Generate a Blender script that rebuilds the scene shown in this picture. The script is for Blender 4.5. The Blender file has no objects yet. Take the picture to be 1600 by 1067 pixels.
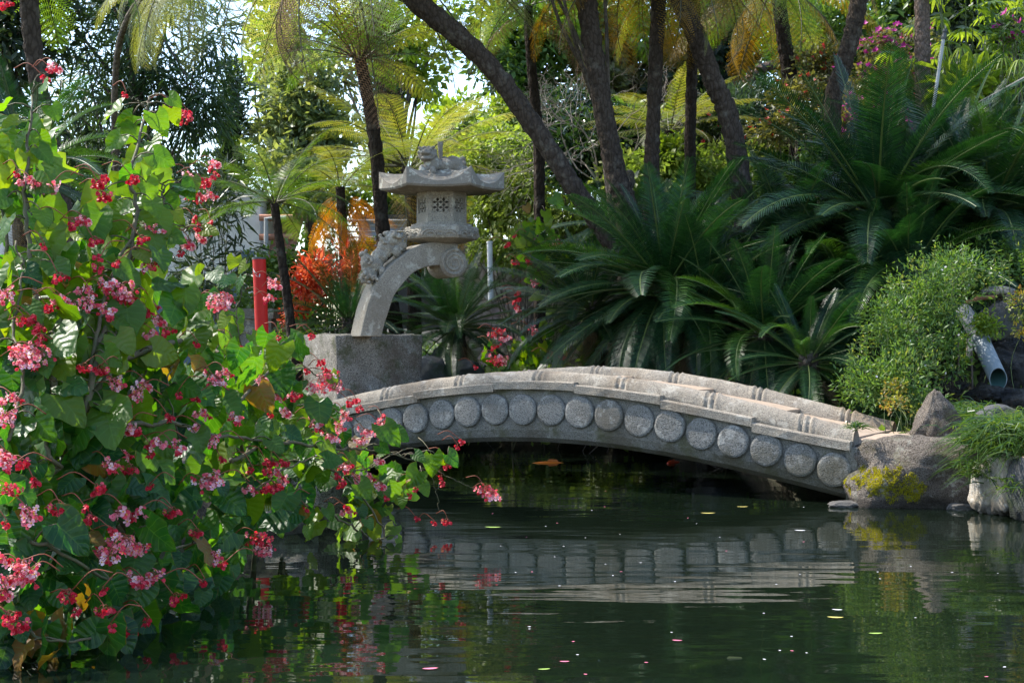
import bpy, bmesh, math, random
import numpy as np
from mathutils import Vector, Matrix, noise
random.seed(7)
RNG = np.random.default_rng(11)
R = math.radians
SC = bpy.context.scene
COL = SC.collection

# ------------------------------------------------------------------ camera, sky, sun, exposure
F_PX, HZ, EYE = 2300.0, 533.5, 1.5
cam = bpy.data.objects.new('camera', bpy.data.cameras.new('camera'))
COL.objects.link(cam)
cam.location = (0, 0, EYE); cam.rotation_euler = (R(90), 0, 0)
cam.data.sensor_width = 36; cam.data.lens = F_PX / 1600 * 36
cam.data.clip_start = 0.1; cam.data.clip_end = 1500
SC.camera = cam
SUN_EL, SUN_AZ = 50.0, -68.0        # azimuth from +Y, negative towards -X
world = bpy.data.worlds.new('World'); SC.world = world; world.use_nodes = True
wn = world.node_tree
sky = wn.nodes.new('ShaderNodeTexSky'); sky.sky_type = 'NISHITA'; sky.sun_disc = False
sky.sun_elevation = R(SUN_EL); sky.sun_rotation = R(SUN_AZ % 360); sky.air_density = 1.0; sky.dust_density = 0.8; sky.ozone_density = 1.0
wn.links.new(sky.outputs[0], wn.nodes['Background'].inputs[0])
wn.nodes['Background'].inputs[1].default_value = 0.15
sd = bpy.data.lights.new('sun', 'SUN'); sd.energy = 3.1; sd.angle = R(0.5); sd.color = (1, 0.95, 0.86)
sun = bpy.data.objects.new('sun', sd); COL.objects.link(sun)
SDIR = Vector((math.sin(R(SUN_AZ)) * math.cos(R(SUN_EL)), math.cos(R(SUN_AZ)) * math.cos(R(SUN_EL)), math.sin(R(SUN_EL))))
sun.rotation_euler = (-SDIR).to_track_quat('-Z', 'Y').to_euler(); sun.location = (-20, 20, 30)
SC.view_settings.view_transform = 'Standard'; SC.view_settings.look = 'None'
SC.view_settings.exposure = 1.75; SC.view_settings.gamma = 1
SC.cycles.max_bounces = 7; SC.cycles.diffuse_bounces = 3; SC.cycles.glossy_bounces = 3
SC.cycles.transmission_bounces = 4; SC.cycles.transparent_max_bounces = 8
SC.cycles.caustics_reflective = False; SC.cycles.caustics_refractive = False
SC.cycles.use_denoising = True; SC.cycles.denoising_prefilter = 'ACCURATE'

def P(px, py, Y):
    """a point of the place seen in the photo's pixel (px, py) at depth Y"""
    return Vector(((px - 800) / F_PX * Y, Y, EYE - (py - HZ) / F_PX * Y))
def m_px(n, Y): return n / F_PX * Y

# ------------------------------------------------------------------ materials
def new_mat(name):
    m = bpy.data.materials.new(name); m.use_nodes = True
    nt = m.node_tree; b = nt.nodes['Principled BSDF']
    return m, nt, b
def N(nt, t, **kw):
    n = nt.nodes.new(t)
    for k, v in kw.items():
        if k in n.inputs: n.inputs[k].default_value = v
        else: setattr(n, k, v)
    return n
def ramp(nt, fac, stops):
    r = nt.nodes.new('ShaderNodeValToRGB'); e = r.color_ramp.elements
    while len(e) < len(stops): e.new(0.5)
    for i, (p, c) in enumerate(stops):
        e[i].position = p; e[i].color = (*c, 1)
    nt.links.new(fac, r.inputs[0]); return r.outputs[0]
def mixc(nt, fac, a, b, mode='MIX'):
    m = nt.nodes.new('ShaderNodeMix'); m.data_type = 'RGBA'; m.blend_type = mode
    for sock, v in ((m.inputs[0], fac), (m.inputs[6], a), (m.inputs[7], b)):
        if isinstance(v, (int, float)): sock.default_value = v
        elif isinstance(v, tuple): sock.default_value = (*v, 1)
        else: nt.links.new(v, sock)
    return m.outputs[2]
def coords(nt, scale=(1, 1, 1), kind='Object'):
    tc = nt.nodes.new('ShaderNodeTexCoord'); mp = nt.nodes.new('ShaderNodeMapping')
    mp.inputs['Scale'].default_value = scale
    nt.links.new(tc.outputs[kind], mp.inputs[0]); return mp.outputs[0]
def noise_t(nt, vec, scale, detail=4, rough=.55):
    n = N(nt, 'ShaderNodeTexNoise', Scale=scale, Detail=detail, Roughness=rough)
    nt.links.new(vec, n.inputs['Vector']); return n.outputs[0]
def voro(nt, vec, scale, feature='F1', out=0):
    n = nt.nodes.new('ShaderNodeTexVoronoi'); n.feature = feature; n.inputs['Scale'].default_value = scale
    nt.links.new(vec, n.inputs['Vector']); return n.outputs[out]
def bump(nt, b, h, strength, dist=.02):
    n = N(nt, 'ShaderNodeBump', Strength=strength, Distance=dist)
    nt.links.new(h, n.inputs['Height']); nt.links.new(n.outputs[0], b.inputs['Normal']); return n

def leaf_mat(name, cols, transl=.4, rough=.42, tcol=None, spec=.4):
    """foliage: per-leaf tint, some light passing through the blade"""
    m, nt, b = new_mat(name)
    at = nt.nodes.new('ShaderNodeAttribute'); at.attribute_name = 'tint'
    k = len(cols)
    c = ramp(nt, at.outputs['Fac'], [(i / max(1, k - 1), col) for i, col in enumerate(cols)])
    nt.links.new(c, b.inputs['Base Color']); b.inputs['Roughness'].default_value = rough
    b.inputs['Specular IOR Level'].default_value = spec
    tr = nt.nodes.new('ShaderNodeBsdfTranslucent')
    t = mixc(nt, 1.0, c, tcol or (2.6, 2.3, .9), 'MULTIPLY')
    nt.links.new(t, tr.inputs[0])
    mx = nt.nodes.new('ShaderNodeMixShader'); mx.inputs[0].default_value = transl
    nt.links.new(b.outputs[0], mx.inputs[1]); nt.links.new(tr.outputs[0], mx.inputs[2])
    nt.links.new(mx.outputs[0], nt.nodes['Material Output'].inputs[0])
    return m

def begonia_leaf_mat(name, cols, transl=.48):
    m, nt, b = new_mat(name)
    at = nt.nodes.new('ShaderNodeAttribute'); at.attribute_name = 'tint'
    c = ramp(nt, at.outputs['Fac'], [(i / (len(cols) - 1), col) for i, col in enumerate(cols)])
    uv = nt.nodes.new('ShaderNodeAttribute'); uv.attribute_name = 'luv'
    sx = nt.nodes.new('ShaderNodeSeparateXYZ'); nt.links.new(uv.outputs['Vector'], sx.inputs[0])
    def M(op, a, b_=None):
        n = nt.nodes.new('ShaderNodeMath'); n.operation = op
        for i, v in enumerate((a, b_)):
            if v is None: continue
            if isinstance(v, (int, float)): n.inputs[i].default_value = v
            else: nt.links.new(v, n.inputs[i])
        return n.outputs[0]
    ac = M('ABSOLUTE', sx.outputs[0])
    side = M('FRACT', M('SUBTRACT', M('MULTIPLY', sx.outputs[1], 5.5), M('MULTIPLY', ac, 1.6)))
    v1 = M('LESS_THAN', M('ABSOLUTE', M('SUBTRACT', side, .5)), .055)
    v2 = M('LESS_THAN', ac, .035)
    vein = M('MAXIMUM', v1, v2)
    c = mixc(nt, M('MULTIPLY', vein, .3), c, (.10, .20, .04))
    g = coords(nt, (1, 1, 1), 'Object'); nz = noise_t(nt, g, 22, 3)
    edge = M('MULTIPLY', M('GREATER_THAN', M('ADD', ac, M('MULTIPLY', nz, .3)), 1.13), .4)
    c = mixc(nt, edge, c, (.16, .07, .015))
    blotch = ramp(nt, noise_t(nt, g, 9, 2), [(.45, (0, 0, 0)), (.75, (1, 1, 1))])
    c = mixc(nt, M('MULTIPLY', blotch, .3), c, (.09, .14, .008))
    nt.links.new(c, b.inputs['Base Color'])
    b.inputs['Roughness'].default_value = .42; b.inputs['Specular IOR Level'].default_value = .36
    h = M('ADD', M('MULTIPLY', M('ABSOLUTE', M('SUBTRACT', side, .5)), 1.0), M('MULTIPLY', nz, .5))
    bump(nt, b, h, .5, .012)
    tr = nt.nodes.new('ShaderNodeBsdfTranslucent')
    nt.links.new(mixc(nt, 1.0, c, (3.2, 3.2, .5), 'MULTIPLY'), tr.inputs[0])
    mx = nt.nodes.new('ShaderNodeMixShader'); mx.inputs[0].default_value = transl
    nt.links.new(b.outputs[0], mx.inputs[1]); nt.links.new(tr.outputs[0], mx.inputs[2])
    nt.links.new(mx.outputs[0], nt.nodes['Material Output'].inputs[0])
    return m

def stone_mat(name, base=(.33, .32, .30), dark=(.13, .125, .12), speck=.6, lichen=(.5, .49, .45), lich=.25, stain=(.12, .09, .06), st=.4, scale=1.0, bumpy=.35, moss=None, algae=False):
    m, nt, b = new_mat(name); v = coords(nt)
    big = noise_t(nt, v, 2.2 * scale, 5, .6)
    c = mixc(nt, ramp(nt, big, [(.35, (0, 0, 0)), (.7, (1, 1, 1))]), base, tuple(x * .72 for x in base))
    sp = noise_t(nt, v, 95 * scale, 2, .6)
    c = mixc(nt, ramp(nt, sp, [(.40, (speck,) * 3), (.5, (0, 0, 0))]), c, dark)
    s2 = noise_t(nt, v, 60 * scale, 2, .6)
    c = mixc(nt, ramp(nt, s2, [(.58, (0, 0, 0)), (.68, (speck * .7,) * 3)]), c, tuple(min(.75, x * 1.5) for x in base))
    stn = noise_t(nt, v, 1.1 * scale, 6, .65)
    c = mixc(nt, ramp(nt, stn, [(.5, (0, 0, 0)), (.72, (st,) * 3)]), c, stain)
    li = noise_t(nt, v, 6.5 * scale, 4, .7)
    c = mixc(nt, ramp(nt, li, [(.565, (0, 0, 0)), (.63, (lich,) * 3)]), c, lichen)
    if moss:
        mo = noise_t(nt, v, 3.3 * scale, 5, .7)
        c = mixc(nt, ramp(nt, mo, [(.52, (0, 0, 0)), (.64, (.8,) * 3)]), c, moss)
    ge = nt.nodes.new('ShaderNodeNewGeometry'); sz = nt.nodes.new('ShaderNodeSeparateXYZ'); nt.links.new(ge.outputs['Position'], sz.inputs[0])
    wa = N(nt, 'ShaderNodeMath', operation='MULTIPLY_ADD'); nt.links.new(noise_t(nt, v, 7, 3), wa.inputs[0]); wa.inputs[1].default_value = -.12; nt.links.new(sz.outputs[2], wa.inputs[2])
    tide = ramp(nt, wa.outputs[0], [(.0, (.75,) * 3), (.05, (0, 0, 0))])      # wet tide line just above the pond
    c = mixc(nt, tide, c, tuple(x * .16 for x in base))
    if algae:      # green brown growth on the courses nearest the water, ragged upper edge
        sp_ = nt.nodes.new('ShaderNodeSeparateXYZ'); nt.links.new(v, sp_.inputs[0])
        ad = N(nt, 'ShaderNodeMath', operation='ADD'); nt.links.new(sp_.outputs[2], ad.inputs[0])
        ml = N(nt, 'ShaderNodeMath', operation='MULTIPLY'); nt.links.new(noise_t(nt, v, 4.5, 5, .65), ml.inputs[0]); ml.inputs[1].default_value = -.62
        nt.links.new(ml.outputs[0], ad.inputs[1])
        c = mixc(nt, ramp(nt, ad.outputs[0], [(-.0, (.6,) * 3), (.16, (0, 0, 0))]), c, (.075, .062, .030))
    nt.links.new(c, b.inputs['Base Color']); b.inputs['Roughness'].default_value = .9
    b.inputs['Specular IOR Level'].default_value = .2
    hh = N(nt, 'ShaderNodeMath', operation='ADD'); nt.links.new(sp, hh.inputs[0])
    h2 = noise_t(nt, v, 14 * scale, 6, .65); nt.links.new(h2, hh.inputs[1])
    bump(nt, b, hh.outputs[0], bumpy, .03)
    return m

def bark_mat(name, c1, c2, scar=9.0, zsq=.45, bumpy=.9, spots=.25):
    m, nt, b = new_mat(name); v = coords(nt, (1, 1, zsq))
    vo = voro(nt, v, scar, 'F1', 0); ed = voro(nt, v, scar, 'DISTANCE_TO_EDGE', 0)
    nz = noise_t(nt, coords(nt), 18, 6, .65)
    c = mixc(nt, nz, c1, c2)
    c = mixc(nt, ramp(nt, ed, [(.0, (.55,) * 3), (.16, (0, 0, 0))]), c, tuple(x * .25 for x in c1))
    big = noise_t(nt, coords(nt), 5, 4, .6)
    c = mixc(nt, ramp(nt, big, [(.55, (0, 0, 0)), (.7, (spots,) * 3)]), c, (.30, .28, .23))
    nt.links.new(c, b.inputs['Base Color']); b.inputs['Roughness'].default_value = .92; b.inputs['Specular IOR Level'].default_value = .15
    a = N(nt, 'ShaderNodeMath', operation='SUBTRACT'); nt.links.new(nz, a.inputs[0]); nt.links.new(vo, a.inputs[1])
    bump(nt, b, a.outputs[0], bumpy, .05)
    return m

def plain_mat(name, col, rough=.5, var=.25, scale=8, bumpy=.1, metal=0.0, col2=None):
    m, nt, b = new_mat(name); v = coords(nt)
    n = noise_t(nt, v, scale, 5, .6)
    c = mixc(nt, ramp(nt, n, [(.35, (0, 0, 0)), (.7, (1, 1, 1))]), col, col2 or tuple(x * (1 - var) for x in col))
    nt.links.new(c, b.inputs['Base Color']); b.inputs['Roughness'].default_value = rough; b.inputs['Metallic'].default_value = metal
    bump(nt, b, noise_t(nt, v, scale * 6, 4), bumpy, .01)
    return m

M = {}
M['beg'] = begonia_leaf_mat('begonia_leaf', [(.008, .045, .018), (.013, .065, .016), (.026, .088, .010), (.062, .125, .007), (.125, .165, .008), (.17, .085, .02)])
M['petal'] = leaf_mat('begonia_petal', [(.50, .010, .025), (.66, .03, .06), (.76, .13, .18), (.84, .42, .48), (.88, .68, .71)], .35, .5, (1.3, 1.0, 1.0), .3)
M['stamen'] = plain_mat('stamen_yellow', (.75, .38, .02), .6)
M['pedicel'] = leaf_mat('flower_stalk', [(.24, .035, .02), (.26, .09, .03)], .15, .5, (1.2, 1, 1))
M['begstem'] = plain_mat('begonia_stem', (.10, .065, .035), .7, .5, 30, .4, 0, (.06, .075, .02))
M['cyc'] = leaf_mat('cycad_leaflet', [(.005, .022, .009), (.009, .035, .012), (.018, .054, .016)], .2, .38, (2.0, 2.4, .7), .4)
M['cycyoung'] = leaf_mat('cycad_young', [(.02, .065, .010), (.035, .09, .012)], .3, .35)
M['rachis'] = plain_mat('frond_rib', (.07, .105, .02), .5)
M['fern'] = leaf_mat('fern_green', [(.028, .07, .010), (.05, .11, .013), (.085, .145, .018)], .5)
M['fernlime'] = leaf_mat('fern_lime', [(.08, .12, .02), (.14, .17, .03), (.20, .21, .05)], .45)
M['fernpale'] = leaf_mat('fern_pale', [(.13, .17, .06), (.20, .235, .09), (.28, .29, .13)], .4)
M['ferngold'] = leaf_mat('fern_gold', [(.11, .085, .008), (.20, .12, .008), (.26, .16, .01)], .45, .5, (2.2, 1.8, .5))
M['fernorange'] = leaf_mat('fern_orange', [(.34, .13, .01), (.48, .21, .012), (.55, .30, .02)], .5, .5, (1.8, 1.4, .5))
M['ferndead'] = leaf_mat('fern_dead', [(.14, .085, .05), (.20, .13, .085)], .2, .7, (1.3, 1.1, .8), .1)
M['fernrib'] = plain_mat('fern_rib', (.07, .06, .02), .6)
M['trunk'] = bark_mat('treefern_bark', (.040, .029, .022), (.088, .067, .052), 17, .42)
M['trunkdk'] = bark_mat('treefern_bark_dark', (.022, .016, .012), (.045, .032, .024), 20, .42, .9, .12)
M['trunkpale'] = bark_mat('palm_bark', (.12, .085, .068), (.20, .15, .125), 19, .6, .9, .2)
M['branch'] = bark_mat('branch_bark', (.09, .07, .055), (.17, .145, .12), 18, .3, .6)
M['cyctrunk'] = bark_mat('cycad_bark', (.035, .028, .022), (.09, .075, .06), 10, 1.4, 1.0)
M['granite'] = stone_mat('granite', (.36, .35, .335), (.10, .10, .10), .7, (.55, .53, .48), .25, (.16, .13, .09), .35)
M['discgr'] = stone_mat('granite_disc', (.23, .218, .195), (.06, .06, .055), .85, (.55, .53, .48), .3, (.13, .105, .07), .7, 1.0, .5, None, True)
M['fascia'] = stone_mat('granite_fascia', (.225, .208, .178), (.07, .07, .065), .8, (.45, .43, .38), .3, (.10, .08, .05), .8, 1.0, .5, (.10, .095, .05), True)
M['weath'] = stone_mat('weathered_granite', (.315, .272, .215), (.13, .11, .09), .8, (.50, .46, .39), .4, (.17, .12, .075), .85, 1.0, .6)
M['deck'] = stone_mat('sandy_deck', (.38, .29, .215), (.26, .2, .15), .35, (.5, .45, .38), .15, (.3, .23, .17), .4)
M['lant'] = stone_mat('lantern_stone', (.315, .28, .225), (.13, .115, .095), .75, (.55, .53, .45), .4, (.20, .165, .12), .7, 1.0, .6)
M['lantroof'] = stone_mat('lantern_roof_stone', (.235, .21, .175), (.14, .12, .1), .5, (.55, .54, .46), .5, (.17, .14, .1), .6)
M['block'] = stone_mat('rough_block', (.36, .33, .285), (.06, .055, .045), .9, (.55, .53, .49), .5, (.11, .07, .04), .85, 1.0, 1.2, (.075, .08, .035))
M['rock'] = stone_mat('brown_rock', (.285, .24, .195), (.06, .045, .035), .9, (.50, .46, .38), .8, (.085, .06, .04), .85, 1.0, 1.6, (.12, .105, .05))
M['rockgrey'] = stone_mat('grey_rock', (.33, .31, .285), (.12, .11, .1), .5, (.62, .58, .5), .6, (.2, .15, .08), .6, 1.0, .8)
M['rockpale'] = stone_mat('pale_rock', (.50, .45, .38), (.2, .16, .12), .5, (.7, .67, .6), .6, (.32, .22, .1), .7, 1.3, .8)
M['rockdark'] = stone_mat('dark_rock', (.10, .10, .10), (.04, .04, .04), .4, (.3, .3, .28), .4, (.05, .06, .03), .6, 1.0, .8, (.035, .05, .012))
mw = stone_mat('wet_rock', (.012, .0115, .011), (.004, .004, .004), .4, (.03, .03, .03), .2, (.010, .009, .006), .5, 1.0, 1.6); M['wet'] = mw
mw.node_tree.nodes['Principled BSDF'].inputs['Roughness'].default_value = .12
mw.node_tree.nodes['Principled BSDF'].inputs['Specular IOR Level'].default_value = .7
M['moss'] = leaf_mat('moss', [(.22, .22, .012), (.36, .33, .02), (.48, .42, .03)], .3, .8, (1.6, 1.5, .6), .1)
M['mossbase'] = plain_mat('moss_base', (.09, .085, .010), .95, .4, 20, .8)

# ------------------------------------------------------------------ mesh helpers
class MB:
    def __init__(s): s.V = []; s.Q = {}; s.T = []; s.U = []; s.n = 0; s.order = []
    def add(s, V, F, mi=0, tint=.5, uv=None):
        V = np.asarray(V, float).reshape(-1, 3); k = len(V)
        s.V.append(V)
        s.T.append(np.full(k, tint, float) if np.isscalar(tint) else np.asarray(tint, float))
        s.U.append(np.zeros((k, 2)) if uv is None else np.asarray(uv, float))
        if isinstance(F, np.ndarray): groups = [F]
        else:
            d = {}
            for f in F: d.setdefault(len(f), []).append(f)
            groups = [np.array(x) for x in d.values()]
        for g in groups: s.order.append((g + s.n, mi))
        s.n += k
    def merge(s, o, mat=None):
        off = s.n
        for V in o.V: s.V.append(V)
        s.T += o.T; s.U += o.U
        for g, mi in o.order: s.order.append((g + off, mi))
        s.n += o.n
    def mesh(s, name, mats, smooth=False, luv=False):
        me = bpy.data.meshes.new(name)
        V = np.concatenate(s.V); me.vertices.add(len(V)); me.vertices.foreach_set('co', V.ravel())
        loops = np.concatenate([g.ravel() for g, _ in s.order]); sizes = np.concatenate([np.full(len(g), g.shape[1]) for g, _ in s.order])
        mi = np.concatenate([np.full(len(g), m) for g, m in s.order])
        me.loops.add(len(loops)); me.loops.foreach_set('vertex_index', loops.astype(np.int32))
        me.polygons.add(len(sizes))
        st = np.concatenate([[0], np.cumsum(sizes)[:-1]])
        me.polygons.foreach_set('loop_start', st.astype(np.int32))
        me.polygons.foreach_set('material_index', mi.astype(np.int32))
        me.update(calc_edges=True)
        me.polygons.foreach_set('use_smooth', np.full(len(sizes), bool(smooth)))
        a = me.attributes.new('tint', 'FLOAT', 'POINT'); a.data.foreach_set('value', np.concatenate(s.T).astype(np.float32))
        if luv:
            U = np.concatenate(s.U); U3 = np.concatenate([U, np.zeros((len(U), 1))], 1)
            a = me.attributes.new('luv', 'FLOAT_VECTOR', 'POINT'); a.data.foreach_set('vector', U3.astype(np.float32).ravel())
        for m in (mats if isinstance(mats, (list, tuple)) else [mats]): me.materials.append(M[m] if isinstance(m, str) else m)
        me.validate(clean_customdata=False)
        return me
    def build(s, name, mats, parent=None, smooth=False, luv=False):
        return link(name, s.mesh(name, mats, smooth, luv), parent)

def link(name, data, parent=None):
    o = bpy.data.objects.new(name, data); COL.objects.link(o)
    if parent is not None: o.parent = parent
    return o
def tag(o, label=None, cat=None, group=None, kind=None):
    for k, v in (('label', label), ('category', cat), ('group', group), ('kind', kind)):
        if v: o[k] = v
    return o
def thing(name, label, cat, loc=(0, 0, 0), rz=0, group=None):
    o = link(name, None); o.location = loc; o.rotation_euler = (0, 0, rz)
    return tag(o, label, cat, group)
def frames(P_):
    P_ = np.asarray(P_, float); T = np.gradient(P_, axis=0); T /= np.linalg.norm(T, axis=1)[:, None] + 1e-9
    n = np.cross(T[0], [0, 0, 1.0])
    if np.linalg.norm(n) < .1: n = np.cross(T[0], [0, 1.0, 0])
    A = []
    for t in T:
        n = n - t * np.dot(n, t); n /= np.linalg.norm(n) + 1e-9; A.append(n.copy())
    A = np.array(A); return T, A, np.cross(T, A)
def tube(mb, pts, rad, n=8, mi=0, tint=.5, cap=True, jit=0.0, rng=RNG):
    pts = np.asarray(pts, float); k = len(pts); rad = np.full(k, rad) if np.isscalar(rad) else np.asarray(rad, float)
    T, A, B = frames(pts); ang = np.linspace(0, 2 * math.pi, n, endpoint=False)
    rr = rad[:, None] * (1 + (rng.normal(0, jit, (k, n)) if jit else 0))
    V = pts[:, None] + rr[..., None] * (np.cos(ang)[None, :, None] * A[:, None] + np.sin(ang)[None, :, None] * B[:, None])
    i = np.arange(k - 1)[:, None] * n; j = np.arange(n)[None]; j2 = (j + 1) % n
    Q = np.stack([i + j, i + j2, i + n + j2, i + n + j], -1).reshape(-1, 4)
    F = [tuple(q) for q in Q]
    if cap: F += [tuple(range(n))[::-1], tuple(range((k - 1) * n, k * n))]
    mb.add(V.reshape(-1, 3), F, mi, tint)
def smooth_path(pts, k):
    """Catmull-Rom through pts"""
    pts = np.asarray(pts, float); p = np.vstack([2 * pts[0] - pts[1], pts, 2 * pts[-1] - pts[-2]]); out = []
    seg = len(pts) - 1
    for t in np.linspace(0, seg - 1e-6, k):
        i = int(t); u = t - i; a, b, c, d = p[i:i + 4]
        out.append(.5 * (2 * b + (c - a) * u + (2 * a - 5 * b + 4 * c - d) * u * u + (3 * b - a - 3 * c + d) * u ** 3))
    return np.array(out)
def box(mb, x0, x1, y0, y1, z0, z1, mi=0, tint=.5):
    V = [(x, y, z) for x in (x0, x1) for y in (y0, y1) for z in (z0, z1)]
    mb.add(V, [(0, 1, 3, 2), (4, 6, 7, 5), (0, 4, 5, 1), (2, 3, 7, 6), (0, 2, 6, 4), (1, 5, 7, 3)], mi, tint)
def unit(v): return v / (np.linalg.norm(v, axis=-1, keepdims=True) + 1e-9)

def rock_mesh(name, size, mat, seed=0, boxy=0.0, rough=.18, sub=5, freq=1.0, peak=0.0):
    """a boulder: ball or softened block pushed about by layered noise and flat fracture planes"""
    bm = bmesh.new(); bmesh.ops.create_icosphere(bm, subdivisions=sub, radius=1)
    r = random.Random(seed); off = Vector((r.uniform(0, 50), r.uniform(0, 50), r.uniform(0, 50)))
    planes = [(Vector((r.gauss(0, 1), r.gauss(0, 1), r.gauss(0, .8))).normalized(), r.uniform(.62, .86)) for _ in range(9)]
    for v in bm.verts:
        c = v.co.copy()
        if boxy:
            mxx = max(abs(c.x), abs(c.y), abs(c.z)); c = c.lerp(c / mxx, boxy)
        for n, d in planes:
            e = c.dot(n) - d * (1 + boxy * .45)
            if e > 0: c -= n * e * .85
        q = c * freq + off
        dd = noise.fractal(q * 1.3, 1.0, 2.1, 6) * rough + noise.fractal(q * 5, .9, 2.2, 4) * rough * .25
        c += c.normalized() * dd
        pk = 1 - peak * max(0, min(1, (c.z + .6) / 1.6))
        v.co = Vector((c.x * size[0] * pk, c.y * size[1] * pk, c.z * size[2]))
    me = bpy.data.meshes.new(name); bm.to_mesh(me); bm.free()
    me.materials.append(M[mat]); me.polygons.foreach_set('use_smooth', np.full(len(me.polygons), True))
    return me
def rock(name, label, px, py, Y, sx, sy, sz, mat, seed, rz=0, boxy=0., rough=.18, cat='rock', group=None, sub=5, peak=0.):
    o = link(name, rock_mesh(name, (sx, sy, sz), mat, seed, boxy, rough, sub, 1.0, peak)); o.location = P(px, py, Y); o.rotation_euler = (0, 0, rz)
    return tag(o, label, cat, group)

def sculpt(name, blobs, voxel, mat, parent, bumpy=.0, seed=0, smooth_it=4):
    """carved figure: overlapping ellipsoids fused into one skin"""
    bm = bmesh.new()
    for (x, y, z, rx, ry, rz) in blobs:
        mtx = Matrix.Translation((x, y, z)) @ Matrix.Diagonal((rx, ry, rz, 1))
        bmesh.ops.create_icosphere(bm, subdivisions=2, radius=1, matrix=mtx)
    me = bpy.data.meshes.new(name); bm.to_mesh(me); bm.free()
    o = link(name, me)
    md = o.modifiers.new('r', 'REMESH'); md.mode = 'VOXEL'; md.voxel_size = voxel
    if smooth_it:
        sm = o.modifiers.new('s', 'SMOOTH'); sm.iterations = smooth_it; sm.factor = .5
    dg = bpy.context.evaluated_depsgraph_get()
    me2 = bpy.data.meshes.new_from_object(o.evaluated_get(dg)); o.modifiers.clear(); o.data = me2; bpy.data.meshes.remove(me)
    me2.name = name
    if bumpy:
        for v in me2.vertices: v.co += v.normal * (noise.fractal(v.co * 22 + Vector((seed, 0, 0)), 1, 2, 3) * bumpy)
    me2.materials.clear(); me2.materials.append(M[mat]); me2.polygons.foreach_set('use_smooth', np.full(len(me2.polygons), True))
    o.parent = parent
    return o

# ------------------------------------------------------------------ ground, pond
POND = np.array([(-3.9, -6), (-3.7, 5), (-3.3, 7.5), (-2.9, 9.3), (-2.4, 10.9), (-1.45, 11.6), (-1.6, 14), (-1.95, 16.2), (-2.2, 18), (-1.3, 19.6), (-.7, 21.2), (1.6, 21.2), (2.3, 18.5), (2.7, 16), (3.3, 14.3), (3.5, 13.6), (4.4, 13.1), (5.0, 12.3), (6.5, 11.4), (12, 10.8), (14, -6)])
def pond_sd(x, y):
    pts = np.stack([x, y], -1); d = np.full(x.shape, 1e9); ins = np.zeros(x.shape, bool)
    for i in range(len(POND)):
        a, b = POND[i], POND[(i + 1) % len(POND)]; ab = b - a
        t = np.clip(((pts - a) @ ab) / (ab @ ab), 0, 1); d = np.minimum(d, np.linalg.norm(pts - a - t[..., None] * ab, axis=-1))
        cr = (a[1] > y) != (b[1] > y)
        with np.errstate(divide='ignore', invalid='ignore'):
            xi = a[0] + (y - a[1]) * ab[0] / (ab[1] if ab[1] != 0 else 1e-9)
        ins ^= cr & (x < xi)
    return np.where(ins, -d, d)
def sst(t): t = np.clip(t, 0, 1); return t * t * (3 - 2 * t)
def ground_z(x, y):
    x = np.asarray(x, float); y = np.asarray(y, float); d = pond_sd(x, y)
    z = np.where(d < 0, np.maximum(-1.0, d * 1.2) - .1, -.1 + .55 * sst(d / .45))
    out = sst(d / 1.0)
    z = z + out * (.045 * np.clip(y - 20, 0, 40) + sst((y - 20) / 20) * 4.6 * sst((x + .5) / 5) + sst((x - 3.9) / 2.2) * sst((y - 14.8) / 3) * 1.3
                   + sst((x - 6) / 8) * 2.0 * sst((y - 13) / 5))
    return z
def gz(x, y): return float(ground_z(np.array([x]), np.array([y]))[0])

def build_ground():
    xs = np.concatenate([[-180, -110, -70, -45, -30, -22, -16, -12], np.arange(-10, 12.01, .22), [14, 17, 22, 30, 45, 70, 110, 180]])
    ys = np.concatenate([[-40, -20, -10, -4, 0, 3], np.arange(5, 42.01, .25), [44, 48, 55, 65, 80, 110, 160, 260]])
    X, Y = np.meshgrid(xs, ys); Z = ground_z(X, Y)
    nz = np.array([noise.fractal(Vector((a * .9, b * .9, 3)), 1, 2, 4) for a, b in zip(X.ravel(), Y.ravel())]).reshape(X.shape)
    Z = Z + nz * .06
    a, b = X.shape; i = (np.arange(a - 1)[:, None] * b + np.arange(b - 1)[None]).ravel()
    Q = np.stack([i, i + 1, i + b + 1, i + b], -1)
    mb = MB(); mb.add(np.stack([X, Y, Z], -1).reshape(-1, 3), Q)
    m, nt, bs = new_mat('soil'); v = coords(nt)
    n1 = noise_t(nt, v, 1.5, 6, .65); n2 = noise_t(nt, v, 16, 6, .7)
    c = ramp(nt, n2, [(.3, (.02, .016, .010)), (.55, (.055, .042, .028)), (.75, (.10, .08, .05))])
    c = mixc(nt, ramp(nt, n1, [(.45, (0, 0, 0)), (.65, (.8,) * 3)]), c, (.025, .040, .010))
    nt.links.new(c, bs.inputs['Base Color']); bs.inputs['Roughness'].default_value = .95
    bump(nt, bs, n2, .8, .06)
    tag(mb.build('ground', [m], smooth=True), kind='structure')
build_ground()

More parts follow.
